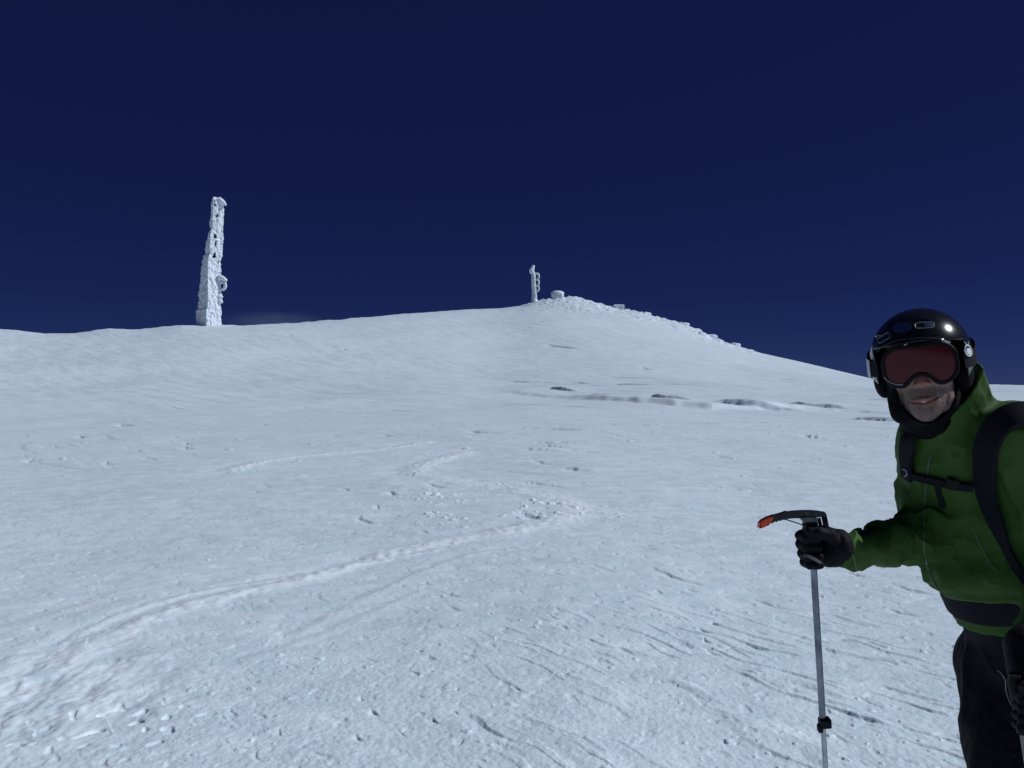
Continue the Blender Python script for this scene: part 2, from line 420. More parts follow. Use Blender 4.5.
    dz += scoops(CA, cbw, .13, .060, .016, .011, .42, 11)*(1-sstep(7, 11, R))*(.25+.75*rg)*(.45+.55*sstep(-1.8, .3, X))
    dz += scoops(CA, cbw, .38, .20, .036, .020, .30, 23)*(1-sstep(13, 18, R))*rg*(.25+.9*sstep(-1.5, 1.5, X))
    dz += scoops(CA, CB+.05*noise2(CA/.3, CB/.2, 124), .8, .42, .085, .036, .38, 37)*sstep(6, 9, R)*(1-sstep(26, 36, R))*sstep(-.3, .2, noise2(X/4, Y_/6, 125))
    dz += scoops(CA, CB+.1*noise2(CA/.8, CB/.5, 126), 2.6, 1.3, .26, .13, .35, 51)*sstep(18, 26, R)*sstep(-.2, .3, noise2(X/12, Y_/16, 127))
    # eroded crust: tiny pits
    n = fbm2(X/.11, Y_/.13, 2, 80)
    dz -= .005*sstep(.35, .8, n)*(1-sstep(8, 16, R))
    dz += .0022*fbm2(X/.035, Y_/.045, 2, 84)*(1-sstep(4, 8, R))
    dz += .006*fbm2(X/.35, Y_/.45, 3, 86)*(1-sstep(20, 40, R))
    # clods
    c0 = gpt(505, 512)
    ch = np.exp(-(((X-c0[0]+.1)/1.35)**2+((Y_-c0[1])/1.9)**2)**2)
    ch2 = np.exp(-(((X-gpt(565, 524)[0])/.7)**2+((Y_-gpt(565, 524)[1])/.6)**2)**1.5)
    chn = sstep(-.1, .3, noise2(X/.9, Y_/1.3, 95))
    cz = sstep(-.25, .35, noise2(X/.8, Y_/1.1, 91))
    dz += bumps(X+.012*noise2(X/.02, Y_/.02, 92), Y_+.012*noise2(X/.02, Y_/.02, 93), .15, .020, .009, .34, 1)*(.3+.7*cz)*(1-sstep(14, 26, R))
    dz += bumps(X+.006*noise2(X/.012, Y_/.012, 94), Y_, .07, .010, .0065, .20, 5)*cz*(1-sstep(5, 9, R))
    ck = np.clip(ch*chn*1.3+ch2, 0, 1)
    b1 = np.maximum(bumps(X+.02*noise2(X/.04, Y_/.04, 96), Y_+.02*noise2(X/.04, Y_/.05, 97), .13, .038, .028, .5, 9), bumps(X+.015*noise2(X/.03, Y_/.03, 98), Y_, .26, .05, .032, .3, 21))*ck
    dz += b1
    dz += bumps(X, Y_, 1.1, .07, .035, .30, 13)*sstep(10, 18, R)
    fr = sstep(.004, .02, b1)*.9
    # ski tracks
    M2 = R < 26
    xs, ys = X[M2], Y_[M2]; dzz = dz[M2]; frr = fr[M2]
    for (pp, H, W, frs) in TRACKS:
        H = H*.72
        pts = [gpt(a, b) for a, b in pp]
        pts = [np.array(p) for p in pathsm(pts, 3)]
        d, sd = seg_dist(xs, ys, pts)
        W = W*1.45
        wv = W*(1+.45*noise2(xs/.22, ys/.3, 101)+.25*noise2(xs/.07, ys/.09, 103))
        rp = np.exp(-(d/wv)**2); lump = .8+.5*noise2(xs/.09, ys/.12, 104)
        gr = np.exp(-((d-1.7*W)/(.9*W))**2)*(sd > 0)
        smooth = np.exp(-(d/(2.2*W))**2)
        dzz = dzz*(1-.35*smooth)+.8*H*rp*lump-.55*H*gr
        frr = np.maximum(frr, frs*sstep(.15, .8, rp)*(.6+.4*sstep(-.3, .4, noise2(xs/.16, ys/.2, 105))))
    # churned snow in the lower left
    c1 = gpt(20, 705)
    cm = np.exp(-(((xs-c1[0])/.75)**2+((ys-c1[1])/.85)**2)**1.4)
    dzz = dzz*(1-.7*cm)+cm*(.018*fbm2(xs/.20, ys/.26, 3, 110)+.004*noise2(xs/.05, ys/.07, 113))
    c2 = gpt(110, 735)
    c2m = np.exp(-(((xs-c2[0])/.5)**2+((ys-c2[1])/.35)**2)**1.4)
    dzz -= c2m*.016*sstep(.30, .6, noise2(xs/.075, ys/.09, 115))
    frr = np.maximum(frr, cm*.8*sstep(-.35, .35, noise2(xs/.35, ys/.4, 117)))
    dz[M2] = dzz; fr[M2] = frr
    z[mm] += dz*fd[mm]; fresh[mm] = fr
    return z, fresh
# polar sheet: fine where the picture looks, out to the horizon all round
a_in = np.arctan(np.linspace(-640, 640, 1560)/F)
a_out = np.linspace(a_in[-1], 2*math.pi+a_in[0], 150)[1:-1]
az = np.concatenate([a_in, a_out]); NA = len(az)
pyr = np.linspace(800, 384+EYE*F/45, 760)                    # even in picture rows out to 45 m
r1 = EYE*F/(pyr-384)
r2 = np.concatenate([np.geomspace(45, 110, 440)[1:], np.geomspace(110, 330, 320)[1:]])
rr = np.concatenate([np.linspace(.25, 3.4, 26), r1[r1 > 3.45], r2, np.geomspace(330, 30000, 50)[1:]])
NR = len(rr)
RR, AA = np.meshgrid(rr, az, indexing='ij')
X = (RR*np.sin(AA)).ravel(); Y = (RR*np.cos(AA)).ravel()
Z, FR = height(X, Y)
v = np.stack([X, Y, Z], 1); v = np.concatenate([v, [[0, 0, 0]]])
i = np.arange(NR-1)[:, None]*NA; j = np.arange(NA)[None]
j1 = (j+1) % NA
q = np.stack([i+j, i+NA+j, i+NA+j1, i+j1], -1).reshape(-1, 4)[:, ::-1]
jj = np.arange(NA); tri = np.stack([np.full(NA, NR*NA), jj, (jj+1) % NA], 1)[:, ::-1]
me = mesh_np('snow_field', v, [q, tri])
at = me.attributes.new('fresh', 'FLOAT', 'POINT'); at.data.foreach_set('value', np.concatenate([FR, [0]]).astype(np.float32))
def snow_material():
    m = bpy.data.materials.new('wind_packed_snow'); m.use_nodes = True
    N = m.node_tree.nodes; L = m.node_tree.links; b = N['Principled BSDF']
    b.inputs['Roughness'].default_value = .55; b.inputs['Specular IOR Level'].default_value = .35
    tc = N.new('ShaderNodeTexCoord'); at = N.new('ShaderNodeAttribute'); at.attribute_name = 'fresh'
    def nz(s, d, mp=None):
        n = N.new('ShaderNodeTexNoise'); n.inputs['Scale'].default_value = s; n.inputs['Detail'].default_value = d
        if mp:
            k = N.new('ShaderNodeMapping'); k.inputs['Rotation'].default_value = (0, 0, mp[0]); k.inputs['Scale'].default_value = (mp[1], mp[2], 1)
            L.new(tc.outputs['Object'], k.inputs['Vector']); L.new(k.outputs['Vector'], n.inputs['Vector'])
        else: L.new(tc.outputs['Object'], n.inputs['Vector'])
        return n
    def mix(f, a, b_):
        x = N.new('ShaderNodeMix'); x.data_type = 'RGBA'
        if hasattr(f, 'links'): L.new(f, x.inputs[0])
        else: x.inputs[0].default_value = f
        for k, s in ((6, a), (7, b_)):
            if isinstance(s, tuple): x.inputs[k].default_value = (*s, 1)
            else: L.new(s, x.inputs[k])
        return x.outputs[2]
    def ramp(s, a, b_):
        r = N.new('ShaderNodeMapRange'); r.inputs['From Min'].default_value = a; r.inputs['From Max'].default_value = b_
        L.new(s, r.inputs['Value']); return r.outputs['Result']
    crust = SNOW_CRUST; packed = SNOW_PACKED; new = SNOW_FRESH
    wa = 2.24
    c = mix(ramp(nz(.35, 5).outputs['Fac'], .36, .64), crust, packed)
    c = mix(ramp(nz(3.2, 5, (wa, .8, 1.4)).outputs['Fac'], .42, .74), c, mix(.6, packed, new))
    c = mix(ramp(nz(28, 4).outputs['Fac'], .56, .72), c, packed)
    c = mix(at.outputs['Fac'], c, new)
    L.new(c, b.inputs['Base Color'])
    b1 = N.new('ShaderNodeBump'); b1.inputs['Strength'].default_value = .55; b1.inputs['Distance'].default_value = .006
    L.new(nz(45, 5).outputs['Fac'], b1.inputs['Height'])
    b2 = N.new('ShaderNodeBump'); b2.inputs['Strength'].default_value = .5; b2.inputs['Distance'].default_value = .02
    L.new(nz(9, 5, (wa, .75, 1.5)).outputs['Fac'], b2.inputs['Height']); L.new(b1.outputs['Normal'], b2.inputs['Normal'])
    b3 = N.new('ShaderNodeBump'); b3.inputs['Strength'].default_value = .3; b3.inputs['Distance'].default_value = .3
    L.new(nz(.7, 6, (wa, .7, 1.5)).outputs['Fac'], b3.inputs['Height']); L.new(b2.outputs['Normal'], b3.inputs['Normal'])
    L.new(b3.outputs['Normal'], b.inputs['Normal'])
    return m
SNOW_CRUST = (.64, .765, .835); SNOW_PACKED = (.70, .80, .88); SNOW_FRESH = (.85, .94, .99)
M_snow = snow_material()
o = link('snow_slope', me, M_snow); o['kind'] = 'structure'
def ground(px, Y):
    x = np.array([(px-512)/F*Y]); return np.array([x[0], Y, height(x, np.array([Y]))[0][0]])
# ================================================================== RIME-COVERED TOWERS AND HUTS ON THE CREST
M_rime = mat('rime_ice', (.84, .88, .94), .6, noise=(.9, .1, (.70, .78, .86)), bump=(2.2, .9, .25))
M_steel = mat('dark_steel', (.05, .055, .07), .5, metal=.6)
M_redant = mat('red_antenna_paint', (.16, .03, .03), .5)
M_stone = mat('dark_rock', (.12, .12, .13), .8, noise=(3, .5))
# ---- the tall lattice tower
YT = 184.0
LEFT = [(198.5, 213.0), (203, 212), (211, 211), (228, 210.2), (236, 208.2), (243, 206.2), (254, 205), (256, 203.6), (264, 202.0), (280, 200.4), (296, 198.9), (309, 198.4), (310, 196.4), (330, 195.6)]
RIGHT = [(197.5, 218.0), (199.5, 221.0), (201, 222.5), (204, 223.6), (206.5, 223.4), (230, 223.2), (242, 222.4), (259, 221.4), (262, 220.1), (278, 220.8), (300, 221.2), (330, 220.4)]
EDGE = [(198.5, .30), (236, .34), (256, .48), (290, .56), (330, .60)]
py = np.linspace(197.3, 329, 330)
xl = np.interp(py, *zip(*LEFT)); xr = np.interp(py, *zip(*RIGHT)); fe = np.interp(py, *zip(*EDGE))
top = np.clip((py-196.6)/1.4, .35, 1)**.6
xc = (xl+xr)/2; xl = xc+(xl-xc)*top; xr = xc+(xr-xc)*top
NS = 112
a = np.arange(NS)/NS*4
vt = []
for k in range(len(py)):
    sc = YT/F; L_ = (xl[k]-512)*sc; R_ = (xr[k]-512)*sc; W = R_-L_; z = EYE-(py[k]-384)*sc
    C4 = np.array([[L_, YT], [L_+fe[k]*W, YT-.50*W], [R_, YT+.02*W], [L_+.55*W, YT+.5*W], [L_, YT]])
    i = a.astype(int); t = a-i
    xy = C4[i]*(1-t)[:, None]+C4[i+1]*t[:, None]
    cen = C4[:4].mean(0); xy = cen+(xy-cen)*1.0
    vt.append(np.column_stack([xy, np.full(NS, z)]))
vt = np.array(vt, np.float32); cz = vt.mean(axis=1, keepdims=True)
out = vt-cz; out[..., 2] = 0; out /= np.linalg.norm(out, axis=2, keepdims=True)+1e-6
fl = vt.reshape(-1, 3)
dn = .16*noise3(fl*V3(1.3, 1.3, .7), 1)+.13*noise3(fl*V3(2.6, 2.6, 2.2), 2)+.10*np.abs(noise3(fl*V3(5, 5, 4), 3))
led = np.abs(noise3(fl*V3(.8, .8, .42), 7)); dn += .13*(sstep(.05, .3, led)-.5)
vt = vt+out*dn.reshape(len(py), NS, 1)
vt[..., 2] += .08*noise3(fl*V3(4, 4, 1.5), 5).reshape(len(py), NS)
k, j = np.meshgrid(np.arange(len(py)-1), np.arange(NS), indexing='ij'); j1 = (j+1) % NS
q = np.stack([k*NS+j, (k+1)*NS+j, (k+1)*NS+j1, k*NS+j1], -1).reshape(-1, 4)
fc = vt.reshape(-1, 3)[q].mean(1); pxf = 512+fc[:, 0]/fc[:, 1]*F; pyf = 384-(fc[:, 2]-EYE)/fc[:, 1]*F
hn = noise3(fc*V3(1.6, 1.6, .9), 11)+.35*noise3(fc*V3(4, 4, 3), 12)
front = fc[:, 1] < YT+.2
hole = front & (np.abs(pxf-(216.0-.055*(pyf-205))) < 2.6) & (((pyf > 199.5) & (pyf < 218) & (hn > .26)) | ((pyf > 233) & (pyf < 258) & (hn > .10) & (np.abs(pxf-(214.6-.06*(pyf-245))) < 1.7)) | ((pyf > 220) & (pyf < 233) & (hn > .5)))
q = q[~hole]
b_ = ground(209, YT); torg = np.array([b_[0], YT, b_[2]-.5])
tw = root('rime_tower', torg, 'tall lattice tower thickly plastered with white rime ice standing on the left skyline', 'tower')
vv = vt.reshape(-1, 3); nv = len(vv); cap = vt[0].mean(0)
vv = np.concatenate([vv, [cap]]); tri = np.stack([np.full(NS, nv), np.arange(NS), (np.arange(NS)+1) % NS], 1)
me_t = mesh_np('rime_shell', vv-torg, [q, tri]); sh = link('rime_shell', me_t, M_rime, tw)
sm = sh.modifiers.new('thick', 'SOLIDIFY'); sm.thickness = .22; sm.offset = -1
mb = MB()
def tp(px, py_, dy=0): return P(px, py_, YT)+V3(0, dy, 0)
for (dx, dy) in ((-.75, -.2), (.75, -.2), (0, .8)):
    mb.tube([tp(212, 326)+V3(dx*1.2, dy*1.2, 0), tp(217, 201)+V3(dx, dy, 0)], .13, 8)
zz = np.linspace(0, 1, 19)
for i in range(18):
    A_ = [tp(212, 326)*(1-t)+tp(217, 201)*t for t in (zz[i], zz[i+1])]
    mb.tube([A_[0]+V3(-.8, -.25, 0), A_[1]+V3(.78, -.25, 0)], .07, 6); mb.tube([A_[0]+V3(.8, -.25, 0), A_[0]+V3(-.8, -.25, 0)], .07, 6)
    mb.tube([A_[0]+V3(.8, -.2, 0), A_[1]+V3(0, .8, 0)], .06, 6)
mb.build('lattice_mast', M_steel, tw, torg)
def rimetube(mb, pts, r, n=14, amp=.35, s=0):
    pts = pathsm(pts, 6); m = len(pts)
    rs = np.interp(np.linspace(0, 1, m), np.linspace(0, 1, len(r)) if hasattr(r, '__len__') else [0, 1], r if hasattr(r, '__len__') else [r, r])
    n0 = mb.n; mb.tube(pts, list(rs), n)
    v = mb.v[-1]; c = np.repeat(np.array(pts, np.float32), n, 0)
    o = v[:len(c)]-c; v[:len(c)] = c+o*(1+amp*noise3(v[:len(c)]*np.float32(1.1/max(.2, rs.mean())*.5), s)[:, None]+.5*amp*np.abs(noise3(v[:len(c)]*np.float32(2.2/max(.2, rs.mean())), s+1))[:, None])
mb = MB(); rimetube(mb, [tp(219, 277.5, -.2), tp(223, 278.5, -.2), tp(227.2, 281, -.2)], [.6, .5, .2], s=3); mb.build('rime_feather', M_rime, tw, torg)
mb = MB(); rimetube(mb, [tp(220, 283, 0), tp(224.5, 282.5, -.1), tp(225.2, 286, -.1), tp(224, 289, -.1), tp(220.5, 290, 0)], [.22, .26, .32, .32, .22], s=6); mb.build('antenna_loop', M_rime, tw, torg)
mb = MB(); rimetube(mb, [tp(218.5, 199.5, -.2), tp(222.5, 202.3, -.2), tp(226.6, 205.3, -.2)], [.55, .6, .18], s=9); mb.build('rime_feather', M_rime, tw, torg)
for pyy in (296.5, 301.5):
    mb = MB(); rimetube(mb, [tp(219.5, pyy), tp(221.3, pyy+.3), tp(222.6, pyy+1)], [.5, .4, .16], s=int(pyy)); mb.build('rime_feather', M_rime, tw, torg)
# ---- the small mast by the summit
YM = 281.0; sc = YM/F
g = ground(533.5, YM); morg = np.array([g[0], YM, g[2]-.4])
ms = root('rime_mast', morg, 'small rime-coated mast with three curled antenna arms beside the summit dome', 'mast')
def mp(px, py_, dy=0): return P(px, py_, YM)+V3(0, dy, 0)
mb = MB(); rimetube(mb, [mp(534.2, 306), mp(534.4, 300), mp(534.3, 290), mp(533.6, 280), mp(533.4, 274), mp(531.8, 271), mp(532.8, 268), mp(533.3, 265.2)], [.86, .8, .72, .66, .56, .8, .66, .38], 18, .28, s=14); mb.build('mast', M_rime, ms, morg)
mb = MB(); rimetube(mb, [mp(534.3, 308), mp(534.2, 302), mp(533.9, 298)], [1.35, 1.2, .8], 18, .3, s=15); mb.build('ice_base', M_rime, ms, morg)
for y0 in (274.2, 280.3, 286.4):
    mb = MB(); rimetube(mb, [mp(534.5, y0), mp(537.4, y0-.4), mp(538.7, y0+1.6), mp(538.2, y0+4.2), mp(536, y0+5), mp(534.8, y0+4.4)], [.28, .34, .3, .36, .34, .26], 12, .3, s=int(y0)); arm = mb.build('antenna_arm', M_rime, ms, morg)
    mb = MB(); mb.tube([mp(536.3, y0+.9, .1), mp(536.6, y0+2.6, .1)], .42, 10); mb.build('antenna_element', M_redant, arm, morg)
# ---- hut and rimed boulders on the ridge
def rimed_sdf(c, hx, hy, hz, r, s, dome=0):
    def f(p):
        d = s_box(p, c, (hx, hy, hz), r)
        if dome: d = smin(d, s_ell(p, c+V3(0, 0, hz*.5), (hx*1.02, hy*1.02, hz*dome)), .3)
        return d-.16*noise3((p-c)*1.0, s)-.10*np.abs(noise3((p-c)*2.4, s+1))-.04*noise3((p-c)*6, s+2)
    return f
g = ground(557.5, 279); c = V3(g[0], 279, g[2]+.85)
hut = root('round_hut', (g[0], 279, g[2]-.3), 'low round hut with domed top under rime, right of the small mast', 'hut')
fh = rimed_sdf(c, 1.9, 1.9, 1.0, .8, 21)
sdf_obj('wall', lambda p: np.maximum(fh(p), p[:, 2]-(c[2]+.75)), c-V3(3, 3, 2.4), c+V3(3, 3, 2), .12, M_rime, hut, hut.location)
f_r = lambda p: np.maximum(s_ell(p, c+V3(0, 0, .70), (2.12, 2.12, .95)), (c[2]+.62)-p[:, 2])-.06*noise3((p-c)*1.4, 25)-.05*np.abs(noise3((p-c)*3.4, 26))
sdf_obj('roof', f_r, c-V3(3, 3, 1), c+V3(3, 3, 2.4), .12, M_rime, hut, hut.location)
g = ground(619, 276); c2 = V3(g[0], 276, g[2]+.55)
ro = root('stone_cairn', (g[0], 276, g[2]-.3), 'squat block coated in rime with one bare dark end, perched right of the summit dome', 'cairn')
f1 = rimed_sdf(c2, 1.75, 1.3, .85, .35, 31)
sdf_obj('ice_coat', lambda p: np.maximum(f1(p), (p[:, 0]-(c2[0]+1.45))-.3*noise3(p*1.2, 3)), c2-V3(3, 3, 2), c2+V3(3, 3, 2), .10, M_rime, ro, ro.location)
f2 = rimed_sdf(c2-V3(-.15, 0, .12), 1.6, 1.1, .7, .25, 33)
sdf_obj('rock', f2, c2-V3(3, 3, 2), c2+V3(3, 3, 2), .10, M_stone, ro, ro.location)
def boulder(px, Y, hw, hh, s, label, up=.3, off=0):
    g = ground(px, Y); c = V3(g[0], Y, g[2]+hh*up)
    f = lambda p: smin(s_ell(p, c, (hw, hw*.8, hh)), s_ell(p, c+V3(-hw*.35, 0, hh*.25), (hw*.5, hw*.5, hh*.6)), .2)-.3*hh*noise3((p-c)*1.3, s)-.2*hh*np.abs(noise3((p-c)*3, s+1))
    o = sdf_obj('rimed_boulder', f, c-V3(hw+1, hw+1, hh+1), c+V3(hw+1, hw+1, hh+1), max(.07, hh*.12), M_rime, None, (g[0], Y, g[2]-.1)); tagit(o, label, 'boulder', 'rimed boulders along the right-hand ridge')
boulder(735, 256, 1.5, .5, 41, 'jutting rime-covered boulder at the lower right end of the summit ridge', .7)
boulder(712, 262, 1.6, .6, 44, 'rounded rimed boulder just up the ridge from the jutting one')
boulder(645, 272, 1.9, .55, 47, 'long rimed boulder just below the squat dark-ended block')
boulder(683, 266, 2.0, .55, 50, 'flat rimed boulder midway down the right-hand ridge')

# ---- snow blowing off the crest beside the tower
M_spin = bpy.data.materials.new('blown_snow'); M_spin.use_nodes = True
_n = M_spin.node_tree.nodes; _l = M_spin.node_tree.links; _n.remove(_n['Principled BSDF'])
pv = _n.new('ShaderNodeVolumePrincipled'); pv.inputs['Color'].default_value = (.60, .78, 1, 1); pv.inputs['Anisotropy'].default_value = .3
_t = _n.new('ShaderNodeTexCoord'); _z = _n.new('ShaderNodeTexNoise'); _z.inputs['Scale'].default_value = .16; _z.inputs['Detail'].default_value = 3
_g = _n.new('ShaderNodeTexGradient'); _g.gradient_type = 'SPHERICAL'; _mp = _n.new('ShaderNodeMapping')
_l.new(_t.outputs['Object'], _z.inputs['Vector']); _mp.inputs['Scale'].default_value = (1/13., 1/6., 1/2.4)
_l.new(_t.outputs['Object'], _mp.inputs['Vector']); _l.new(_mp.outputs['Vector'], _g.inputs['Vector'])
_m = _n.new('ShaderNodeMath'); _m.operation = 'MULTIPLY'; _l.new(_z.outputs['Fac'], _m.inputs[0]); _l.new(_g.outputs['Fac'], _m.inputs[1])
_m2 = _n.new('ShaderNodeMath'); _m2.operation = 'MULTIPLY'; _m2.inputs[1].default_value = .11; _l.new(_m.outputs[0], _m2.inputs[0])
_l.new(_m2.outputs[0], pv.inputs['Density']); _l.new(pv.outputs['Volume'], _n['Material Output'].inputs['Volume'])
_c = ground(272, 196); _c[2] += .7
u_ = np.linspace(0, 2*math.pi, 25)[:-1]; w_ = np.linspace(0, math.pi, 13)
mb = MB(); mb.add([(13*math.sin(b)*math.cos(a), 6*math.sin(b)*math.sin(a), 2.4*math.cos(b)) for b in w_ for a in u_], [(i*24+k, i*24+(k+1) % 24, (i+1)*24+(k+1) % 24, (i+1)*24+k) for i in range(12) for k in range(24)])
_o = mb.build('blowing_snow', M_spin); _o.location = _c; _o['kind'] = 'stuff'
# ================================================================== THE SKIER
M_skin = bpy.data.materials.new('skin'); M_skin.use_nodes = True
def _skin():
    N = M_skin.node_tree.nodes; L = M_skin.node_tree.links; b = N['Principled BSDF']
    b.inputs['Roughness'].default_value = .5; b.inputs['Subsurface Weight'].default_value = .12
    b.inputs['Subsurface Radius'].default_value = (.012, .005, .003); b.inputs['Subsurface Scale'].default_value = 1
    tc = N.new('ShaderNodeTexCoord')
    def nz(s, d):
        n = N.new('ShaderNodeTexNoise'); n.inputs['Scale'].default_value = s; n.inputs['Detail'].default_value = d
        L.new(tc.outputs['Object'], n.inputs['Vector']); return n.outputs['Fac']
    def mixc(f, a, c):
        x = N.new('ShaderNodeMix'); x.data_type = 'RGBA'; L.new(f, x.inputs[0])
        for k, s in ((6, a), (7, c)):
            if isinstance(s, tuple): x.inputs[k].default_value = (*s, 1)
            else: L.new(s, x.inputs[k])
        return x.outputs[2]
    c = mixc(nz(28, 4), (.27, .145, .110), (.36, .205, .155))
    red = N.new('ShaderNodeAttribute'); red.attribute_name = 'ruddy'; c = mixc(red.outputs['Fac'], c, (.40, .15, .12))
    at = N.new('ShaderNodeAttribute'); at.attribute_name = 'stubble'
    mr = N.new('ShaderNodeMapRange'); mr.inputs['From Min'].default_value = .26; mr.inputs['From Max'].default_value = .52; L.new(nz(300, 2), mr.inputs['Value'])
    mu = N.new('ShaderNodeMath'); mu.operation = 'MULTIPLY'; L.new(mr.outputs['Result'], mu.inputs[0]); L.new(at.outputs['Fac'], mu.inputs[1])
    c = mixc(mu.outputs[0], c, (.085, .070, .064)); L.new(c, b.inputs['Base Color'])
    bp = N.new('ShaderNodeBump'); bp.inputs['Strength'].default_value = .4; bp.inputs['Distance'].default_value = .001
    L.new(nz(260, 3), bp.inputs['Height']); L.new(bp.outputs['Normal'], b.inputs['Normal'])
_skin()
M_lip = mat('lips', (.30, .12, .11), .45)
M_teeth = mat('teeth', (.62, .58, .50), .3)
M_helmet = mat('black_gloss_shell', (.010, .011, .014), .2, noise=(40, .3), coat=.08, spec=.4, bump=(90, .06, .001))
M_helmtrim = mat('helmet_trim', (.02, .02, .024), .45)
M_grey = mat('grey_vent_print', (.16, .20, .20), .4)
M_bluegrey = mat('blue_vent_insert', (.02, .035, .10), .35)
M_silver = mat('silver_strap_print', (.42, .45, .50), .35)
M_white = mat('white_badge_print', (.78, .82, .82), .4)
M_frame = mat('goggle_frame', (.005, .004, .006), .5, bump=(300, .1, .001), spec=.15)
M_foam = mat('black_foam', (.005, .005, .006), .9, spec=.12)
M_lens = mat('rose_mirror_lens', (.075, .006, .009), .14, coat=.05, spec=.22)
M_fleece = mat('black_fleece', (.004, .004, .006), .95, bump=(380, .5, .003), spec=.12)
M_glove = mat('black_glove_cloth', (.010, .010, .014), .7, noise=(30, .35), bump=(260, .4, .002), spec=.12)
M_pants = mat('black_shell_trousers', (.009, .010, .014), .75, noise=(12, .3), bump=(300, .3, .002), spec=.12)
M_strap = mat('black_webbing', (.010, .011, .016), .8, bump=(420, .4, .002), spec=.12)
M_pack = mat('black_pack_cloth', (.012, .013, .018), .8, bump=(300, .4, .002), spec=.12)
M_jacket = mat('green_shell_jacket', (.048, .110, .018), .70, noise=(7, .2), bump=(420, .25, .0015), spec=.2)
M_zip = mat('dark_green_zip', (.10, .15, .10), .5)
M_pipe = mat('pale_piping', (.22, .25, .22), .5)
M_boot = mat('boot_plastic', (.03, .03, .035), .35)
M_alu = mat('worn_aluminium', (.30, .34, .42), .38, noise=(18, .55, (.12, .12, .15)), metal=.75)
M_alu2 = mat('bare_aluminium', (.50, .52, .55), .35, noise=(30, .3), metal=.8)
M_axe = mat('black_steel_pick', (.025, .022, .024), .38, metal=.3, noise=(60, .4))
M_axeplate = mat('grey_steel_socket', (.16, .17, .17), .45, metal=.5, noise=(50, .4))
M_orange = mat('orange_rubber', (.80, .085, .03), .45, noise=(60, .15))
M_gum = mat('black_rubber', (.012, .012, .014), .6, bump=(200, .4, .002), spec=.12)
M_beige = mat('beige_shaft', (.34, .30, .22), .5, noise=(14, .3))

PX = 1000.0
feet = np.array([(PX-512)/F*2.45, 2.45]); PO = np.array([feet[0], 2.45, height(np.array([feet[0]]), np.array([2.45]))[0][0]])
person = root('person', PO, 'skier in black helmet, rose goggles and green jacket, leaning in and holding an axe-topped pole', 'person')
# ---- head frame
HY = 2.18; HC = P(920, 358, HY)
HM = np.array((Matrix.Rotation(math.radians(-7), 3, 'Z') @ Matrix.Identity(3)), np.float32)
HM = np.array((Matrix.Rotation(math.radians(-7.0), 3, 'Y') @ Matrix.Rotation(math.radians(-26), 3, 'Z') @ Matrix.Rotation(math.radians(2), 3, 'X')), np.float32)
toL = lambda p: (p-HC)@HM                 # world -> head
toW = lambda q: q@HM.T+HC                 # head -> world
def hobj(name, f, lo, hi, h, m, parent, attr=None):
    return sdf_obj(name, f, lo, hi, h, m, parent, PO, attr, xf=toW)
# ---- body skeleton (world)
PEL = P(1036, 655, 2.42); BEL = P(994, 590, 2.40); CHE = P(972, 510, 2.37); NEC = P(948, 432, 2.33)
RSH = P(929, 466, 2.45); REL = P(923, 537, 2.33); RWR = P(841, 551, 2.135)
LSH = P(1014, 440, 2.17); LEL = P(1064, 580, 2.20); LWR = P(1030, 668, 2.03)
U = (NEC-PEL); U /= np.linalg.norm(U)
Lb = V3(.60, -.80, 0); Lb -= U*np.dot(Lb, U); Lb /= np.linalg.norm(Lb); Bk = np.cross(U, Lb)
Bk = -Bk if Bk[1] < 0 else Bk
BM = np.stack([Lb, Bk, U], 1).astype(np.float32)     # columns: left, back, up
toB = lambda p: (p-PEL)@BM
fromB = lambda q: np.asarray(q, np.float32)@BM.T+PEL
RHIP = fromB((-.10, .0, -.02)); LHIP = fromB((.10, .0, -.02))
RKN = P(1016, 822, 2.34); RAN = P(1012, 985, 2.42); LKN = P(1080, 825, 2.26); LAN = P(1076, 1000, 2.30)
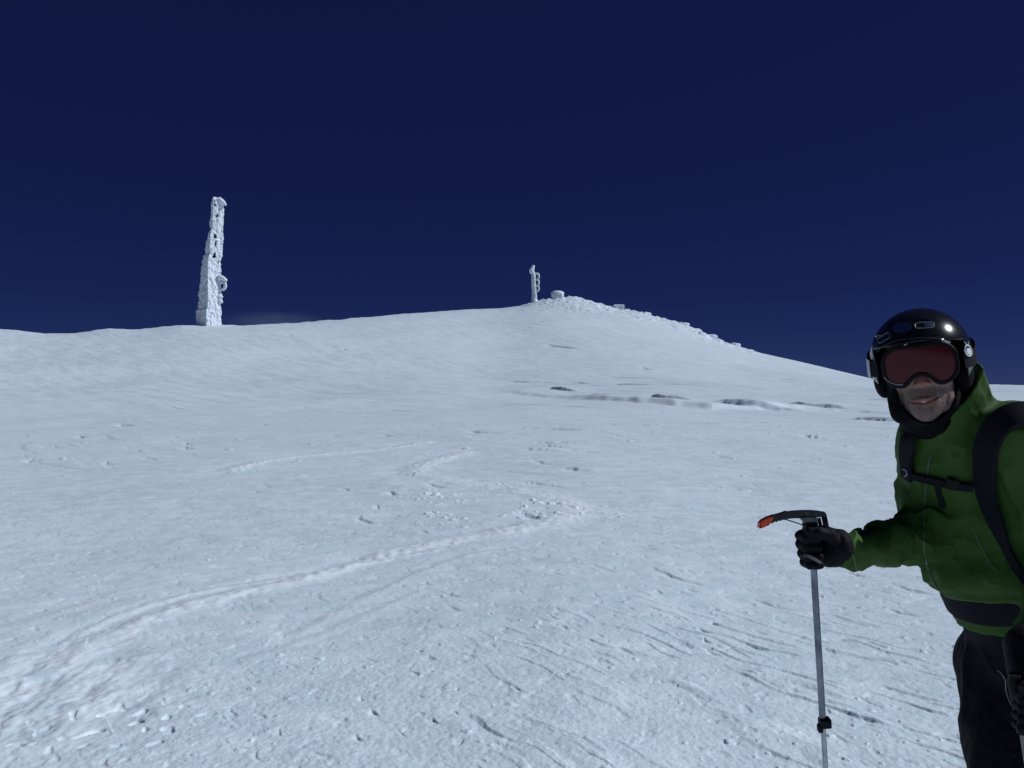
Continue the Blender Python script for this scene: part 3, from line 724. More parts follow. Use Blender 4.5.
# ---- head shape
def f_head(p):
    d = s_ell(p, V3(0, .015, .012), (.076, .092, .088))
    d = smin(d, s_ell(p, V3(0, -.025, -.045), (.067, .060, .085)), .03)
    d = smin(d, s_ell(p, V3(0, -.028, -.098), (.054, .052, .044)), .02)
    d = smin(d, s_ell(p, V3(.001, -.076, -.130), (.021, .017, .017)), .022)
    d = smin(d, s_ell(p, V3(0, -.058, -.105), (.036, .032, .040)), .02)
    for s in (-1, 1):
        d = smin(d, s_ell(p, V3(s*.043, -.058, -.045), (.023, .024, .02)), .016)
        d = smin(d, s_cone(p, (s*.048, -.03, -.11), (s*.060, .01, -.085), .018, .014), .02)
        d = smax(d, -s_sph(p, V3(s*.031, -.098, -.012), .014), .010)
        d = smin(d, s_ell(p, V3(s*.075, .012, -.03), (.010, .018, .03)), .006)
    d = smin(d, s_cone(p, (-.034, -.084, .010), (.034, -.084, .010), .013, .013), .014)
    d = smin(d, s_cone(p, (0, -.088, -.008), (.0, -.118, -.053), .0085, .0118), .010)
    for s in (-1, 1):
        d = smin(d, s_sph(p, V3(s*.0125, -.101, -.056), .0088), .006)
        d = smax(d, -s_sph(p, V3(s*.007, -.108, -.0645), .0035), .003)
        d = smax(d, -s_chain(p, [V3(s*.0215, -.099, -.052), V3(s*.031, -.090, -.072), V3(s*.037, -.079, -.094)], [.0022, .0034, .002], .004), .009)
        d = smax(d, -s_chain(p, [V3(s*.049, -.072, -.060), V3(s*.054, -.060, -.085), V3(s*.048, -.054, -.108)], [.0018, .003, .0015], .004), .008)
    d = smin(d, s_chain(p, [V3(-.024, -.082, -.0955), V3(-.006, -.0905, -.0935), V3(.006, -.0905, -.093), V3(.026, -.080, -.091)], [.002, .0036, .0036, .002], .004), .006)
    d = smin(d, s_chain(p, [V3(-.021, -.080, -.103), V3(0, -.0885, -.1065), V3(.023, -.080, -.101)], [.002, .0042, .002], .004), .006)
    d = smax(d, -s_chain(p, [V3(-.0285, -.082, -.0985), V3(-.008, -.0925, -.1000), V3(.010, -.092, -.0985), V3(.032, -.079, -.0905)], [.0020, .0038, .0038, .0020], .002), .0014)
    d = d-.0008*noise3(p*60, 3)
    return d
def f_neck(p): return s_cone(p, V3(0, .02, -.08)@HM.T+HC, NEC, .056, .066)
AF = [(RSH, .058), (REL, .046), (RWR, .028)]
def f_body(p):
    q = toB(p)
    d = s_ell(q, V3(0, 0, .40), (.17, .105, .19))
    d = smin(d, s_ell(q, V3(0, .0, .20), (.15, .10, .18)), .05)
    d = smin(d, s_ell(q, V3(0, .0, .02), (.16, .11, .13)), .05)
    d = smin(d, s_cone(p, RSH, LSH, .055, .055), .06)
    d = smin(d, f_neck(p), .03)
    for a, b, c in ((RSH, REL, RWR), (LSH, LEL, LWR)):
        d = smin(d, s_chain(p, [a, b, c], [.052, .042, .026], .02), .03)
    for a, b, c in ((RHIP, RKN, RAN), (LHIP, LKN, LAN)):
        d = smin(d, s_chain(p, [a, b, c], [.085, .055, .036], .02), .03)
        d = smin(d, s_cone(p, c+V3(0, .03, -.05), c+V3(-.06, -.16, -.06), .038, .030), .03)
    return d
# ---- gloved right hand round the pole
GY = 2.10
HT = P(808, 523, GY); HB = P(813.2, 572, GY+.004)            # the grip axis, top and bottom
GU = (HT-HB)/np.linalg.norm(HT-HB)                         # up the pole
GR = V3(1, 0, 0)-GU*GU[0]; GR /= np.linalg.norm(GR)        # towards the wrist
GF = np.cross(GU, GR); GF = GF if GF[1] < 0 else -GF       # towards the viewer
hc = (HT+HB)/2
def hp(r, f, u): return hc+GR*r+GF*f+GU*u
def fingers(k, thick):
    """four fingers wrapped round the grip towards the viewer, thumb above"""
    out = []
    for i, (u, L, t) in enumerate(((.030, 1.02, 1.), (.009, 1.08, 1.), (-.013, 1.02, .98), (-.034, .88, .88))):
        w = thick*t
        out.append(([hp(.046, -.022, u*1.02), hp(.010, -.032*L, u), hp(-.016*L, -.014, u-.002), hp(-.012*L, .016, u-.003), hp(.010, .027, u-.004)], [w*1.08, w*1.05, w, w*.95, w*.82]))
    out.append(([hp(.056, .004, .012), hp(.040, .024, .030), hp(.016, .030, .040), hp(-.006, .026, .044)], [thick*1.25, thick*1.2, thick*1.05, thick*.9]))
    return out
def f_hand(p, thick, palm):
    d = s_chain(p, [RWR, hp(.072, -.004, -.006)], [palm*.76, palm*.84], .01)
    d = smin(d, s_cone(p, hp(.072, -.006, .012), hp(.040, -.020, .026), palm*.62, palm*.50), .018)
    d = smin(d, s_cone(p, hp(.072, -.004, -.016), hp(.042, -.018, -.026), palm*.62, palm*.50), .018)
    for pts, rs in fingers(0, thick): d = smin(d, s_chain(p, pts, rs, .004), .0035)
    return d
# left hand, low by the thigh
LH = P(1030, 704, 1.99)
def f_lhand(p, th, palm):
    d = s_chain(p, [LWR, LH+V3(.012, 0, .022)], [palm*.85, palm*.95], .01)
    d = smin(d, s_ell(p, LH+V3(.004, 0, -.004), (palm*.9, palm*.9, palm*1.35)), .015)
    for i, u in enumerate((.030, .009, -.013, -.034)):
        d = smin(d, s_chain(p, [LH+V3(.03, .01, u), LH+V3(-.010, -.038, u-.004), LH+V3(-.034, -.030, u-.008), LH+V3(-.032, .0, u-.010)], [th*1.05, th, th*.95, th*.8], .004), .004)
    d = smin(d, s_chain(p, [LH+V3(.0, -.01, .034), LH+V3(-.028, -.030, .047), LH+V3(-.046, -.034, .040)], [th*1.2, th*1.1, th*.9], .004), .006)
    return d
f_all = lambda p: smin(smin(f_body(p), f_hand(p, .0075, .026), .01), f_lhand(p, .0075, .024), .01)
vh, qh = surf_net(lambda p: smin(f_head(p), s_cone(p, V3(0, .02, -.08), V3(0, .02, -.08)+(NEC-(V3(0, .02, -.08)@HM.T+HC))@HM*.35, .054, .056), .02), V3(-.11, -.14, -.20), V3(.11, .13, .12), .0016)
vhw = toW(vh)
lo = np.min([LH, RWR, LAN, RAN, hc], axis=0)-V3(.1, .25, .16); hi = np.max([LEL, LSH, NEC, RSH, HC, LAN], axis=0)+V3(.1, .16, -.02)
lo = np.minimum(lo, V3(9, 1.85, 0)); lo[2] = PO[2]-.02; hi[1] = 2.62; hi[2] = HC[2]-.02
vb, qb = surf_net(lambda p: np.maximum(f_all(p), toL(p)[:, 2]+.125), lo, hi, .0065)
me_b = mesh_np('body', np.concatenate([vhw, vb])-PO, [np.concatenate([qh, qb+len(vh)])])
st = np.concatenate([sstep(-.050, -.066, vh[:, 2]+.18*np.abs(vh[:, 0]))*sstep(.02, -.02, vh[:, 1]), np.zeros(len(vb))])
st *= np.concatenate([.75+.25*sstep(-.3, .3, noise3(vh*30, 6)), np.zeros(len(vb))])
lipm = np.exp(-((vh[:, 0]/.024)**4+((vh[:, 2]+.0995)/.0075)**4))*(vh[:, 1] < -.07)
st[:len(vh)] *= 1-.8*lipm
rud = np.concatenate([np.clip(np.exp(-(((vh[:, 0])/.018)**2+((vh[:, 2]+.05)/.018)**2))*.9+lipm*.9, 0, 1)*(vh[:, 1] < -.05), np.zeros(len(vb))])
for nm, arr in (('stubble', st), ('ruddy', rud)):
    at = me_b.attributes.new(nm, 'FLOAT', 'POINT'); at.data.foreach_set('value', arr.astype(np.float32))
body = link('body', me_b, M_skin, person)
hobj('teeth', lambda p: s_chain(p, [V3(-.018, -.0815, -.0985), V3(0, -.0868, -.0990), V3(.022, -.0800, -.0955)], [.0022, .0036, .0022], .003), V3(-.03, -.1, -.11), V3(.03, -.06, -.085), .001, M_teeth, person)
for s in (-1, 1):
    M_eye = M_teeth
    hobj('eye', lambda p: s_sph(p, V3(s*.031, -.078, -.012), .0115), V3(s*.031-.014, -.092, -.026), V3(s*.031+.014, -.064, .002), .001, M_eye, person)
# ---- helmet
def f_shell0(p):
    d = s_ell(p, V3(.001, .012, .006), (.1145, .134, .116))
    d = smin(d, s_ell(p, V3(.001, .035, -.02), (.112, .108, .075)), .03)
    return d
def f_helmet(p):
    d = f_shell0(p)
    d = smin(d, np.maximum(np.abs(d)-.0045, np.abs(p[:, 2]-(.050-.9*p[:, 0]**2)+.35*(p[:, 1]+.13))-.006+.5*sstep(-.085, -.05, p[:, 1])), .006)     # brim ridge
    d = np.maximum(d, -s_ell(p, V3(.001, .012, .002), (.100, .120, .100)))
    brim = .043-1.0*p[:, 0]**2
    op = np.maximum(p[:, 2]-brim, np.maximum(np.abs(p[:, 0])-(.097), p[:, 1]+.012))
    d = smax(d, -op, .006)
    d = smax(d, -(p[:, 2]+.068-.5*sstep(.02, .12, p[:, 1])*.1), .010)
    for (cx, cz, rx, rz) in ((-.042, .090, .020, .009), (.012, .087, .020, .008), (-.084, .062, .015, .007)):  # vent hollows
        g_ = np.sqrt(((p[:, 0]-cx)/rx)**2+((p[:, 2]-cz)/rz)**2)
        d = d+.0022*sstep(1.05, .75, g_)*(p[:, 1] < 0)
    return d
helmet = hobj('helmet', f_helmet, V3(-.15, -.15, -.10), V3(.15, .18, .14), .0024, M_helmet, person)
for s in (-1, 1):
    hobj('ear_pad', lambda p: smax(s_ell(p, V3(s*.090, .034, -.048), (.024, .052, .046)), -(f_head(p)-.004), .004)-.0015*noise3(p*45, 4), V3(s*.094-.05, -.06, -.13), V3(s*.094+.05, .12, .02), .0028, M_foam, helmet)
fhW = lambda p: f_shell0(toL(p))
def on_surface(f, pts, lift=.001, n=6, closed=False):
    if closed: pts = list(pts)+[pts[0]]
    pp = pathsm([np.array([a, b]) for a, b in pts], n); pp = np.array(pp)
    q, nn = trace(f, pp[:, 0], pp[:, 1]); return q+nn*lift, nn
def line_on(name, f, pts, r, m, parent, lift=.0008, closed=False, n=6):
    q, nn = on_surface(f, pts, lift, n, closed); mb = MB(); mb.tube(list(q), r, 8); return mb.build(name, m, parent, PO)
def rrect(cx, cy, hw, hh, ang, r=.6, n=16):
    out = []
    for k in range(n):
        t = 2*math.pi*k/n; c, s = math.cos(t), math.sin(t)
        x = hw*math.copysign(abs(c)**r, c); y = hh*math.copysign(abs(s)**r, s)
        out.append((cx+x*math.cos(ang)-y*math.sin(ang), cy+x*math.sin(ang)+y*math.cos(ang)))
    return out
def patch_on(name, f, poly, m, parent, lift=.0012, rings=4):
    cx = sum(a for a, b in poly)/len(poly); cy = sum(b for a, b in poly)/len(poly); n = len(poly)
    pts = [(cx, cy)]+[(cx+(a-cx)*k/rings, cy+(b-cy)*k/rings) for k in range(1, rings+1) for a, b in poly]
    q, nn = trace(f, [a for a, b in pts], [b for a, b in pts])
    top = q+nn*lift; bot = q-nn*.001
    f3 = [(0, 1+k, 1+(k+1) % n) for k in range(n)]
    f4 = [(1+(r-1)*n+k, 1+r*n+k, 1+r*n+(k+1) % n, 1+(r-1)*n+(k+1) % n) for r in range(1, rings) for k in range(n)]
    N_ = len(pts); o = 1+(rings-1)*n
    rim = [(o+k, N_+o+k, N_+o+(k+1) % n, o+(k+1) % n) for k in range(n)]
    mb = MB(); mb.add(np.concatenate([top, bot]), f4+[tuple(N_+i for i in reversed(t)) for t in f4]+rim, f3+[tuple(N_+i for i in reversed(t)) for t in f3])
    return mb.build(name, m, parent, PO)
v1 = patch_on('vent', fhW, rrect(902, 327.5, 10, 5, math.radians(-6), 1), M_bluegrey, helmet)
line_on('vent', fhW, rrect(924.5, 325.3, 9.5, 2.9, math.radians(-3), .5), .0011, M_grey, helmet, closed=True, n=3)
patch_on('vent', fhW, rrect(929, 325, 5, 1.8, math.radians(-3), .6), M_bluegrey, helmet, .0006)
line_on('vent', fhW, rrect(884, 338, 7, 2.8, math.radians(-32), .5), .0009, M_grey, helmet, closed=True, n=3)
line_on('brim_trim', fhW, [(877, 352), (885, 345.5), (897, 341.0), (912, 338.6), (926, 338.0), (938, 339.2), (950, 342.5)], .0012, M_helmtrim, helmet, .001)
# ---- goggles
def g_outline(p):
    q = np.stack([np.abs(p[:, 0])-(.0790-.036), np.abs(p[:, 2]+.010)-(.0455-.036)], 1)
    d = np.linalg.norm(np.maximum(q, 0), axis=1)+np.minimum(q.max(axis=1), 0)-.036
    nd = np.sqrt((p[:, 0]-.0)**2+((p[:, 2]+.069)*.85)**2)-.033
    return smax(d, -nd, .016)
def g_surf(p): return -.130+2.9*p[:, 0]**2+.9*(p[:, 2]+.01)**2
def f_gframe(p):
    o = g_outline(p); ys = g_surf(p)
    d = np.maximum(np.abs(o)-.0034, np.maximum(ys-.003-p[:, 1], p[:, 1]-(ys+.036)))
    return smax(d, -(f_head(p)-.0), .003)-.001
goggles = hobj('goggles', f_gframe, V3(-.12, -.15, -.09), V3(.12, -.02, .07), .0018, M_frame, person)
lens = hobj('lens', lambda p: np.maximum(g_outline(p)+.0026, np.abs(p[:, 1]-g_surf(p))-.0012), V3(-.12, -.14, -.08), V3(.12, -.07, .06), .0014, M_lens, goggles)
fgW = lambda p: (lambda q: np.maximum(g_outline(q)-.008, np.abs(q[:, 1]-g_surf(q)+.002)-.0015))(toL(p))
line_on('frame_rim', fgW, [(904, 345.2), (914, 342.4), (921, 341.2), (936, 339.6), (944, 341), (949.5, 343.6)], .0010, M_silver, goggles, .001)
line_on('frame_rim', fgW, [(884.5, 377), (889, 381.6), (897, 384.6), (903, 384.6)], .0008, M_silver, goggles, .001)
# strap round the helmet
th = np.linspace(math.radians(-40), math.radians(220), 70)
sp = []
for t in th:
    d = V3(math.cos(t), math.sin(t), -.06 if False else 0); d /= np.linalg.norm(d)
    lo_, hi_ = .05, .2
    c = V3(0, .012, -.012+.028*sstep(-.4, .6, math.sin(t)))
    for _ in range(24):
        mid = (lo_+hi_)/2
        if f_shell0((c+d*mid)[None])[0] < 0: lo_ = mid
        else: hi_ = mid
    gn = np.array([(c+d*hi_)[0]/.1145**2, ((c+d*hi_)[1]-.012)/.134**2, 0], np.float32); gn /= np.linalg.norm(gn)
    sp.append((c+d*(hi_+.0015), gn))
mb = MB(); mb.ribbon([toW(a+d*.001) for a, d in sp], [d@HM.T for a, d in sp], .040, .0014); strap = mb.build('goggle_strap', M_strap, goggles, PO)
fstrap = lambda p: fhW(p)-.0045
_k = [i for i, t in enumerate(th) if math.radians(187) < t < math.radians(203)]
mb = MB(); mb.ribbon([toW(sp[i][0]+sp[i][1]*.0045) for i in _k], [sp[i][1]@HM.T for i in _k], .046, .0016); mb.build('strap_print', M_silver, strap, PO)
# badge on the helmet's side: ring with a stroke across
line_on('badge', fhW, rrect(965.6, 351.0, 3.1, 5.2, math.radians(-18), .9), .0015, M_white, helmet, .0065, True, 3)
patch_on('badge', fhW, rrect(966.2, 351.6, 2.0, 3.4, math.radians(-18), 1), M_white, helmet, .007)
line_on('badge', fhW, [(961.8, 342.6), (963.4, 344.8), (965.4, 345.4), (965.2, 342.2)], .0010, M_white, helmet, .0065, False, 3)
# ---- neck gaiter and balaclava
def f_gaiter(p):
    q = toL(p)
    dh = f_head(q)-.007
    dh = smax(dh, -(q[:, 2]+.02+.3*q[:, 1])*1, .01) if False else np.maximum(dh, q[:, 2]-.02)
    nk = s_chain(p, [V3(-.006, .012, -.095)@HM.T+HC, P(938, 420, 2.28), P(950, 455, 2.33)], [.074, .080, .076], .02)
    nk = nk-.0055*np.abs(noise3(np.stack([p[:, 0]*9, p[:, 1]*9, p[:, 2]*34], 1), 2))-.003*noise3(p*38, 5)
    d = smin(dh, nk, .02)
    d = smin(d, s_cone(p, V3(-.060, -.020, -.060)@HM.T+HC, V3(-.050, -.035, -.125)@HM.T+HC, .017, .030), .02)
    face = np.maximum(np.sqrt((np.abs(q[:, 0]-.006)/.0690)**2.0+((q[:, 2]+.050)/.1010)**2)-1, (q[:, 1]-.022)/.06)*.058
    return smax(d, -face, .007)
sdf_obj('balaclava', f_gaiter, P(880, 352, 2.20)-V3(.05, .22, 0)-V3(0, 0, .36), P(985, 330, 2.20)+V3(.03, .34, 0), .0030, M_fleece, person, PO)
# ---- jacket
def folds(p, s=0):
    a = p*V3(9, 9, 4.5); a = a+.55*np.stack([noise3(p*7, 70+s), noise3(p*7, 71+s), noise3(p*7, 72+s)], 1)
    r = np.clip(1-np.abs(noise3(a, 73+s))*2.4, 0, 1)**1.7
    b = p*V3(17, 17, 11); b = b+.7*np.stack([noise3(p*13, 75+s), noise3(p*13, 76+s), noise3(p*13, 77+s)], 1)
    r2 = np.clip(1-np.abs(noise3(b, 78+s))*2.6, 0, 1)**1.5
    return r+.28*r2*sstep(-.3, .3, noise3(p*6, 79+s))-.25
def f_torso(p):
    q = toB(p)
    qs = q-np.stack([.0*q[:, 2], .0*q[:, 2], .0*q[:, 2]], 1)
    d = s_ell(qs, V3(.018, .005, .395), (.190, .138, .22))
    d = smin(d, s_ell(qs, V3(.012, -.005, .235), (.180, .150, .15)), .06)
    d = smin(d, s_ell(qs, V3(0, -.040, .322), (.182, .140, .080)), .03)
    d = smin(d, s_cone(p, RSH+V3(.005, 0, -.005), LSH, .068, .078), .07)
    d = smax(d, -(q[:, 2]-.262), .022)                                         # gathered above the hip belt
    sk = np.maximum(s_ell(q, V3(.0, .0, .06), (.178, .146, .32)), np.abs(q[:, 2]-.215)-.062)
    d = smin(d, sk, .03)
    return d
def f_sleeves(p):
    d = s_chain(p, [RSH, (RSH+REL)/2+V3(-.008, 0, 0), REL, REL*.55+RWR*.45+V3(0, 0, -.006), RWR+(REL-RWR)*.02], [.068, .060, .058, .050, .042], .025)
    e = s_chain(p, [LSH, LEL, LWR+(LEL-LWR)*.08], [.076, .066, .050], .025)
    return smin(d, e, .02)
def cloth_bump(m, scale, dist):
    N = m.node_tree.nodes; L = m.node_tree.links; b = N['Principled BSDF']; tc = N.new('ShaderNodeTexCoord')
    n = N.new('ShaderNodeTexNoise'); n.inputs['Scale'].default_value = scale; n.inputs['Detail'].default_value = 3; n.inputs['Distortion'].default_value = .25
    L.new(tc.outputs['Object'], n.inputs['Vector'])
    a = N.new('ShaderNodeMath'); a.operation = 'SUBTRACT'; a.inputs[1].default_value = .5; L.new(n.outputs['Fac'], a.inputs[0])
    c = N.new('ShaderNodeMath'); c.operation = 'ABSOLUTE'; L.new(a.outputs[0], c.inputs[0])
    bp = N.new('ShaderNodeBump'); bp.invert = True; bp.inputs['Strength'].default_value = .8; bp.inputs['Distance'].default_value = dist
    L.new(c.outputs[0], bp.inputs['Height']); L.new(N['Bump'].outputs['Normal'], bp.inputs['Normal']); L.new(bp.outputs['Normal'], b.inputs['Normal'])
cloth_bump(M_jacket, 8, .022); cloth_bump(M_pants, 11, .03); cloth_bump(M_fleece, 22, .02); cloth_bump(M_glove, 45, .006)
CO = P(931, 452, 2.20)                                                         # foot of the collar's V
def f_jacket0(p):
    d = smin(f_torso(p), f_sleeves(p), .06)
    t0 = P(934, 352, 2.20); t1 = P(952, 452, 2.33)
    col = s_cone(p, t0, t1, .094, .128)
    n_ = V3(-.82, -.10, .55); n_ /= np.linalg.norm(n_)                         # the collar is cut slanting: high behind, low in front
    cut = (p-P(952, 409, 2.18))@n_
    col = smax(col, cut, .006)
    d = smin(d, col, .03)
    return d
def wr_env(p):
    t = np.clip(((p-REL)@(RWR-REL))/np.dot(RWR-REL, RWR-REL), 0, 1)
    near = np.exp(-(np.linalg.norm(p-REL, axis=1)/.10)**2)
    return near
def f_jacket(p):
    d = f_jacket0(p)
    w = wr_env(p)
    cm2 = sstep(.15, .04, np.linalg.norm(p-P(960, 395, 2.22), axis=1))
    ax = (p-REL)@((RWR-REL)/np.linalg.norm(RWR-REL))
    cr = np.clip(1-np.abs(np.sin(ax*75+5*noise3(p*9, 85)))*1.6, 0, 1)*np.exp(-((ax-.07)/.13)**2)*sstep(.14, .06, np.linalg.norm(p-REL-np.outer(ax, (RWR-REL)/np.linalg.norm(RWR-REL)), axis=1))
    qz = toB(p)[:, 2]; lowb = sstep(.30, .25, qz)*sstep(.30, .24, np.linalg.norm((p-PEL)-np.outer(qz, U), axis=1))
    d = d-(.0125+.006*w)*(1-.7*cm2)*(1-.8*lowb)*folds(p)-.006*cr-.004*noise3(p*20, 81)-.0015*noise3(p*55, 83)
    q = toB(p)
    d = d-.0035*np.sin(q[:, 2]*120+3*noise3(p*6, 84))*sstep(.34, .28, q[:, 2])*sstep(.23, .26, q[:, 2])
    inn = s_chain(p, [P(935, 360, 2.22), P(941, 393, 2.25), P(948, 432, 2.30)], [.080, .088, .084], .02)
    inn = np.minimum(inn, s_cone(p, P(910, 395, 2.14), P(926, 444, 2.19), .075, .020))
    d = smax(d, -inn, .005)
    return d
jacket = sdf_obj('jacket', f_jacket, P(812, 560, 2.1)-V3(.02, .30, .33), P(1030, 366, 2.4)+V3(.24, .34, .02), .0042, M_jacket, person, PO)
fj = lambda p: f_jacket(p)
line_on('zip', fj, [(930, 456), (927.4, 475), (925.2, 495), (923.4, 520), (923.6, 545), (927, 565), (934, 582), (941, 592)], .0016, M_zip, jacket, .0006)
line_on('pocket_zip', fj, [(972.5, 528), (978, 541), (986, 556), (993, 567), (999, 572)], .0014, M_zip, jacket, .0005)
line_on('cuff_seam', fj, [(846.5, 537), (850, 548), (854, 560), (856.5, 569.5)], .0016, M_zip, jacket, .0005)
# ---- gloves
gloveR = sdf_obj('glove', lambda p: smin(f_hand(p, .0118, .034), s_cone(p, RWR+V3(.008, .006, -.001), RWR+V3(-.028, -.010, -.001), .036, .036), .014)-.0016*np.abs(noise3(p*42, 5))-.001*noise3(p*90, 6), hc-V3(.07, .10, .09), RWR+V3(.09, .12, .09), .0021, M_glove, person, PO)
gloveL = sdf_obj('glove', lambda p: smin(f_lhand(p, .0112, .031), s_cone(p, LH+V3(.010, .01, .050), LWR+V3(.01, .02, .04), .046, .054), .014)-.0015*np.abs(noise3(p*40, 7)), LH-V3(.09, .10, .09), LWR+V3(.10, .12, .12), .0024, M_glove, person, PO)
fgl = lambda p: smin(f_lhand(p, .0112, .031), s_cone(p, LH+V3(.010, .01, .050), LWR+V3(.01, .02, .04), .046, .054), .014)
# ---- trousers
def f_pants(p):
    q = toB(p)
    d = s_ell(q, V3(0, 0, -.01), (.180, .142, .16))
    for a, b, c, k in ((RHIP, RKN, RAN, 0), (LHIP, LKN, LAN, 1)):
        d = smin(d, s_chain(p, [a+V3(0, 0, -.02), a*.5+b*.5, b, b*.4+c*.6, c+V3(0, 0, .04)], [.125, .108, .094, .088, .10], .03), .03)
    d = smin(d, s_ell(q, V3(0, 0, .13), (.154, .122, .14)), .03)
    d = np.maximum(d, q[:, 2]-.20)
    return d-(.009)*folds(p*V3(.9, .9, .8), 9)-.003*noise3(p*18, 91)
trous = sdf_obj('trousers', f_pants, np.array([feet[0]-.30, 2.05, PO[2]+.10], np.float32), np.array([feet[0]+.42, 2.72, PEL[2]+.27], np.float32), .0065, M_pants, person, PO)
line_on('pocket_piping', f_pants, [(997.6, 670), (1002, 674), (1005.6, 681), (1006, 690), (1009, 700), (1011.5, 706)], .0014, M_pipe, trous, .001)
for c in (RAN, LAN):
    sdf_obj('ski_boot', lambda p: smin(s_cone(p, c+V3(0, 0, .12), c+V3(0, .03, -.03), .078, .070), s_box(p, np.array([c[0]-.05, c[1]-.06, PO[2]+.055], np.float32), (.058, .155, .052), .03), .03), np.array([c[0]-.20, c[1]-.28, PO[2]-.03], np.float32), c+V3(.16, .18, .22), .007, M_boot, person, PO)
# ---- backpack (a thing of its own, worn)
pk = root('backpack', fromB((0, .27, .05)), 'black backpack on the skier with shoulder, chest and hip straps over the green jacket', 'backpack')
KO = np.array(pk.location, np.float32)
def f_pack(p):
    q = toB(p)
    d = s_box(q, V3(0, .235, .30), (.145, .095, .235), .06)
    d = smin(d, s_box(q, V3(.01, .215, .515), (.125, .085, .05), .04), .02)
    return smax(d, -(f_jacket0(p)-.006), .01)-.006*folds(p, 20)-.002*noise3(p*30, 95)
sdf_obj('pack_bag', f_pack, fromB((0, .23, .30))-V3(.36, .34, .36), fromB((0, .23, .30))+V3(.36, .34, .36), .006, M_pack, pk, KO)
def strap_on(name, f, pts, w, m, parent, lift=.003, th=.005, n=6, extra=None, org=KO):
    q, nn = on_surface(f, pts, lift, n)
    # relax the normals so that the webbing does not flutter with every fold
    for _ in range(3):
        nn[1:-1] = (nn[:-2]+nn[1:-1]*2+nn[2:])/4; q[1:-1] = (q[:-2]+q[1:-1]*2+q[2:])/4
    nn /= np.linalg.norm(nn, axis=1)[:, None]; q = list(q); nl = list(nn)
    if extra is not None: q = [e for e, _ in extra]+q; nl = [k for _, k in extra]+nl
    mb = MB(); mb.ribbon([np.asarray(a) for a in q], [np.asarray(a) for a in nl], w if not hasattr(w, '__len__') else list(np.interp(np.linspace(0, 1, len(q)), np.linspace(0, 1, len(w)), w)), th)
    return mb.build(name, m, parent, org)
fj0 = lambda p: f_jacket0(p)-.009
s1 = strap_on('shoulder_strap', fj0, [(1052, 424), (1038, 417), (1022, 415), (1008, 419), (997, 428), (989, 443), (986.5, 460), (986, 478), (988, 495), (993, 511), (1000, 528), (1006, 543), (1013, 558), (1022, 574), (1034, 590)], [.070, .070, .066, .064, .062, .056, .050, .038, .022, .022, .022], M_strap, pk, .004, .010)
strap_on('shoulder_strap', fj0, [(913.5, 434), (909.5, 442), (907.5, 452), (907.2, 464), (908.5, 478)], [.044, .048, .044, .036], M_strap, pk, .002, .008)
strap_on('chest_strap', fj0, [(907, 470), (912, 474.5), (922, 477.5), (934, 480.5), (947, 483), (960, 485.5), (973, 487)], [.020, .022, .022, .024, .022], M_strap, pk, .004, .005)
bq, bn = on_surface(fj0, [(946, 480.5), (958, 483.5)], .008, 4)
mb = MB(); mb.ribbon(list(bq), list(bn), .032, .007); bk = mb.build('buckle', M_gum, pk, KO)
strap_on('loose_strap_end', fj0, [(938, 483), (939, 492), (942, 501), (943, 508)], .015, M_strap, pk, .003, .003)
line_on_k = lambda name, f, pts, r, m, parent, lift: (lambda qn: (lambda mb: (mb.tube(list(qn[0]), r, 8), mb.build(name, m, parent, KO))[1])(MB()))(on_surface(f, pts, lift, 4))
line_on_k('strap_slider', fj0, [(907, 467.5), (910, 468.5), (911, 473), (908.5, 474.5)], .0012, M_silver, pk, .014)
fbelt = lambda p: smin(f_torso(p), f_pants(p), .02)
mb = MB(); q_ = []; n_l = []
for t in np.linspace(0, 2*math.pi, 60):
    dq = V3(math.cos(t), math.sin(t), 0); a_, b_ = .02, .35
    c0 = V3(0, 0, .224)
    for _ in range(20):
        m_ = (a_+b_)/2
        if fbelt(fromB((c0+dq*m_)[None]))[0] < .006: a_ = m_
        else: b_ = m_
    q_.append(fromB(c0+dq*b_)); n_l.append(dq@BM.T)
mb.ribbon([a+b*.009 for a, b in zip(q_, n_l)], n_l, .074, .010); mb.build('hip_belt_and_shade', M_strap, pk, KO)  # real belt, made wider: its black also stands in for shade on the skirt
# ---- the pole with the ice-axe head
pb = P(842, 1046, 2.20); gz = height(np.array([pb[0]]), np.array([pb[1]]))[0][0]
ptop = P(810.5, 515, GY); pdir = (ptop-pb)/np.linalg.norm(ptop-pb); pb = ptop-pdir*((ptop[2]-gz)/pdir[2])
po_ = root('ski_pole', pb, 'grey adjustable ski pole topped with a black ice-axe pick, gripped in the skier\'s right hand', 'ski pole'); QO = pb.astype(np.float32)
def pp_(t): return pb+(ptop-pb)*t
def ty(y): return (1046-y)/(1046-515.)
mb = MB(); mb.tube([pp_(ty(556)), pp_(ty(712))], .0078, 20); mb.build('upper_shaft', M_alu, po_, QO)
mb = MB(); mb.tube([pp_(ty(708)), pp_(ty(1036))], .0062, 20); mb.build('lower_shaft', M_alu2, po_, QO)
mb = MB(); mb.tube([pp_(ty(1038)), pp_(ty(1046))-pdir*.03], [.006, .002], 12); mb.build('tip', M_alu2, po_, QO)
c = pp_(ty(1028)); ring = [c+V3(math.cos(t), math.sin(t), 0)*.042 for t in np.linspace(0, 2*math.pi, 25)]
mb = MB(); mb.tube(ring, .004, 8); mb.tube([ring[0], ring[12]], .004, 8); mb.tube([ring[6], ring[18]], .004, 8); mb.build('basket', M_gum, po_, QO)
cl = pp_(ty(716)); rgt = V3(1, 0, 0)
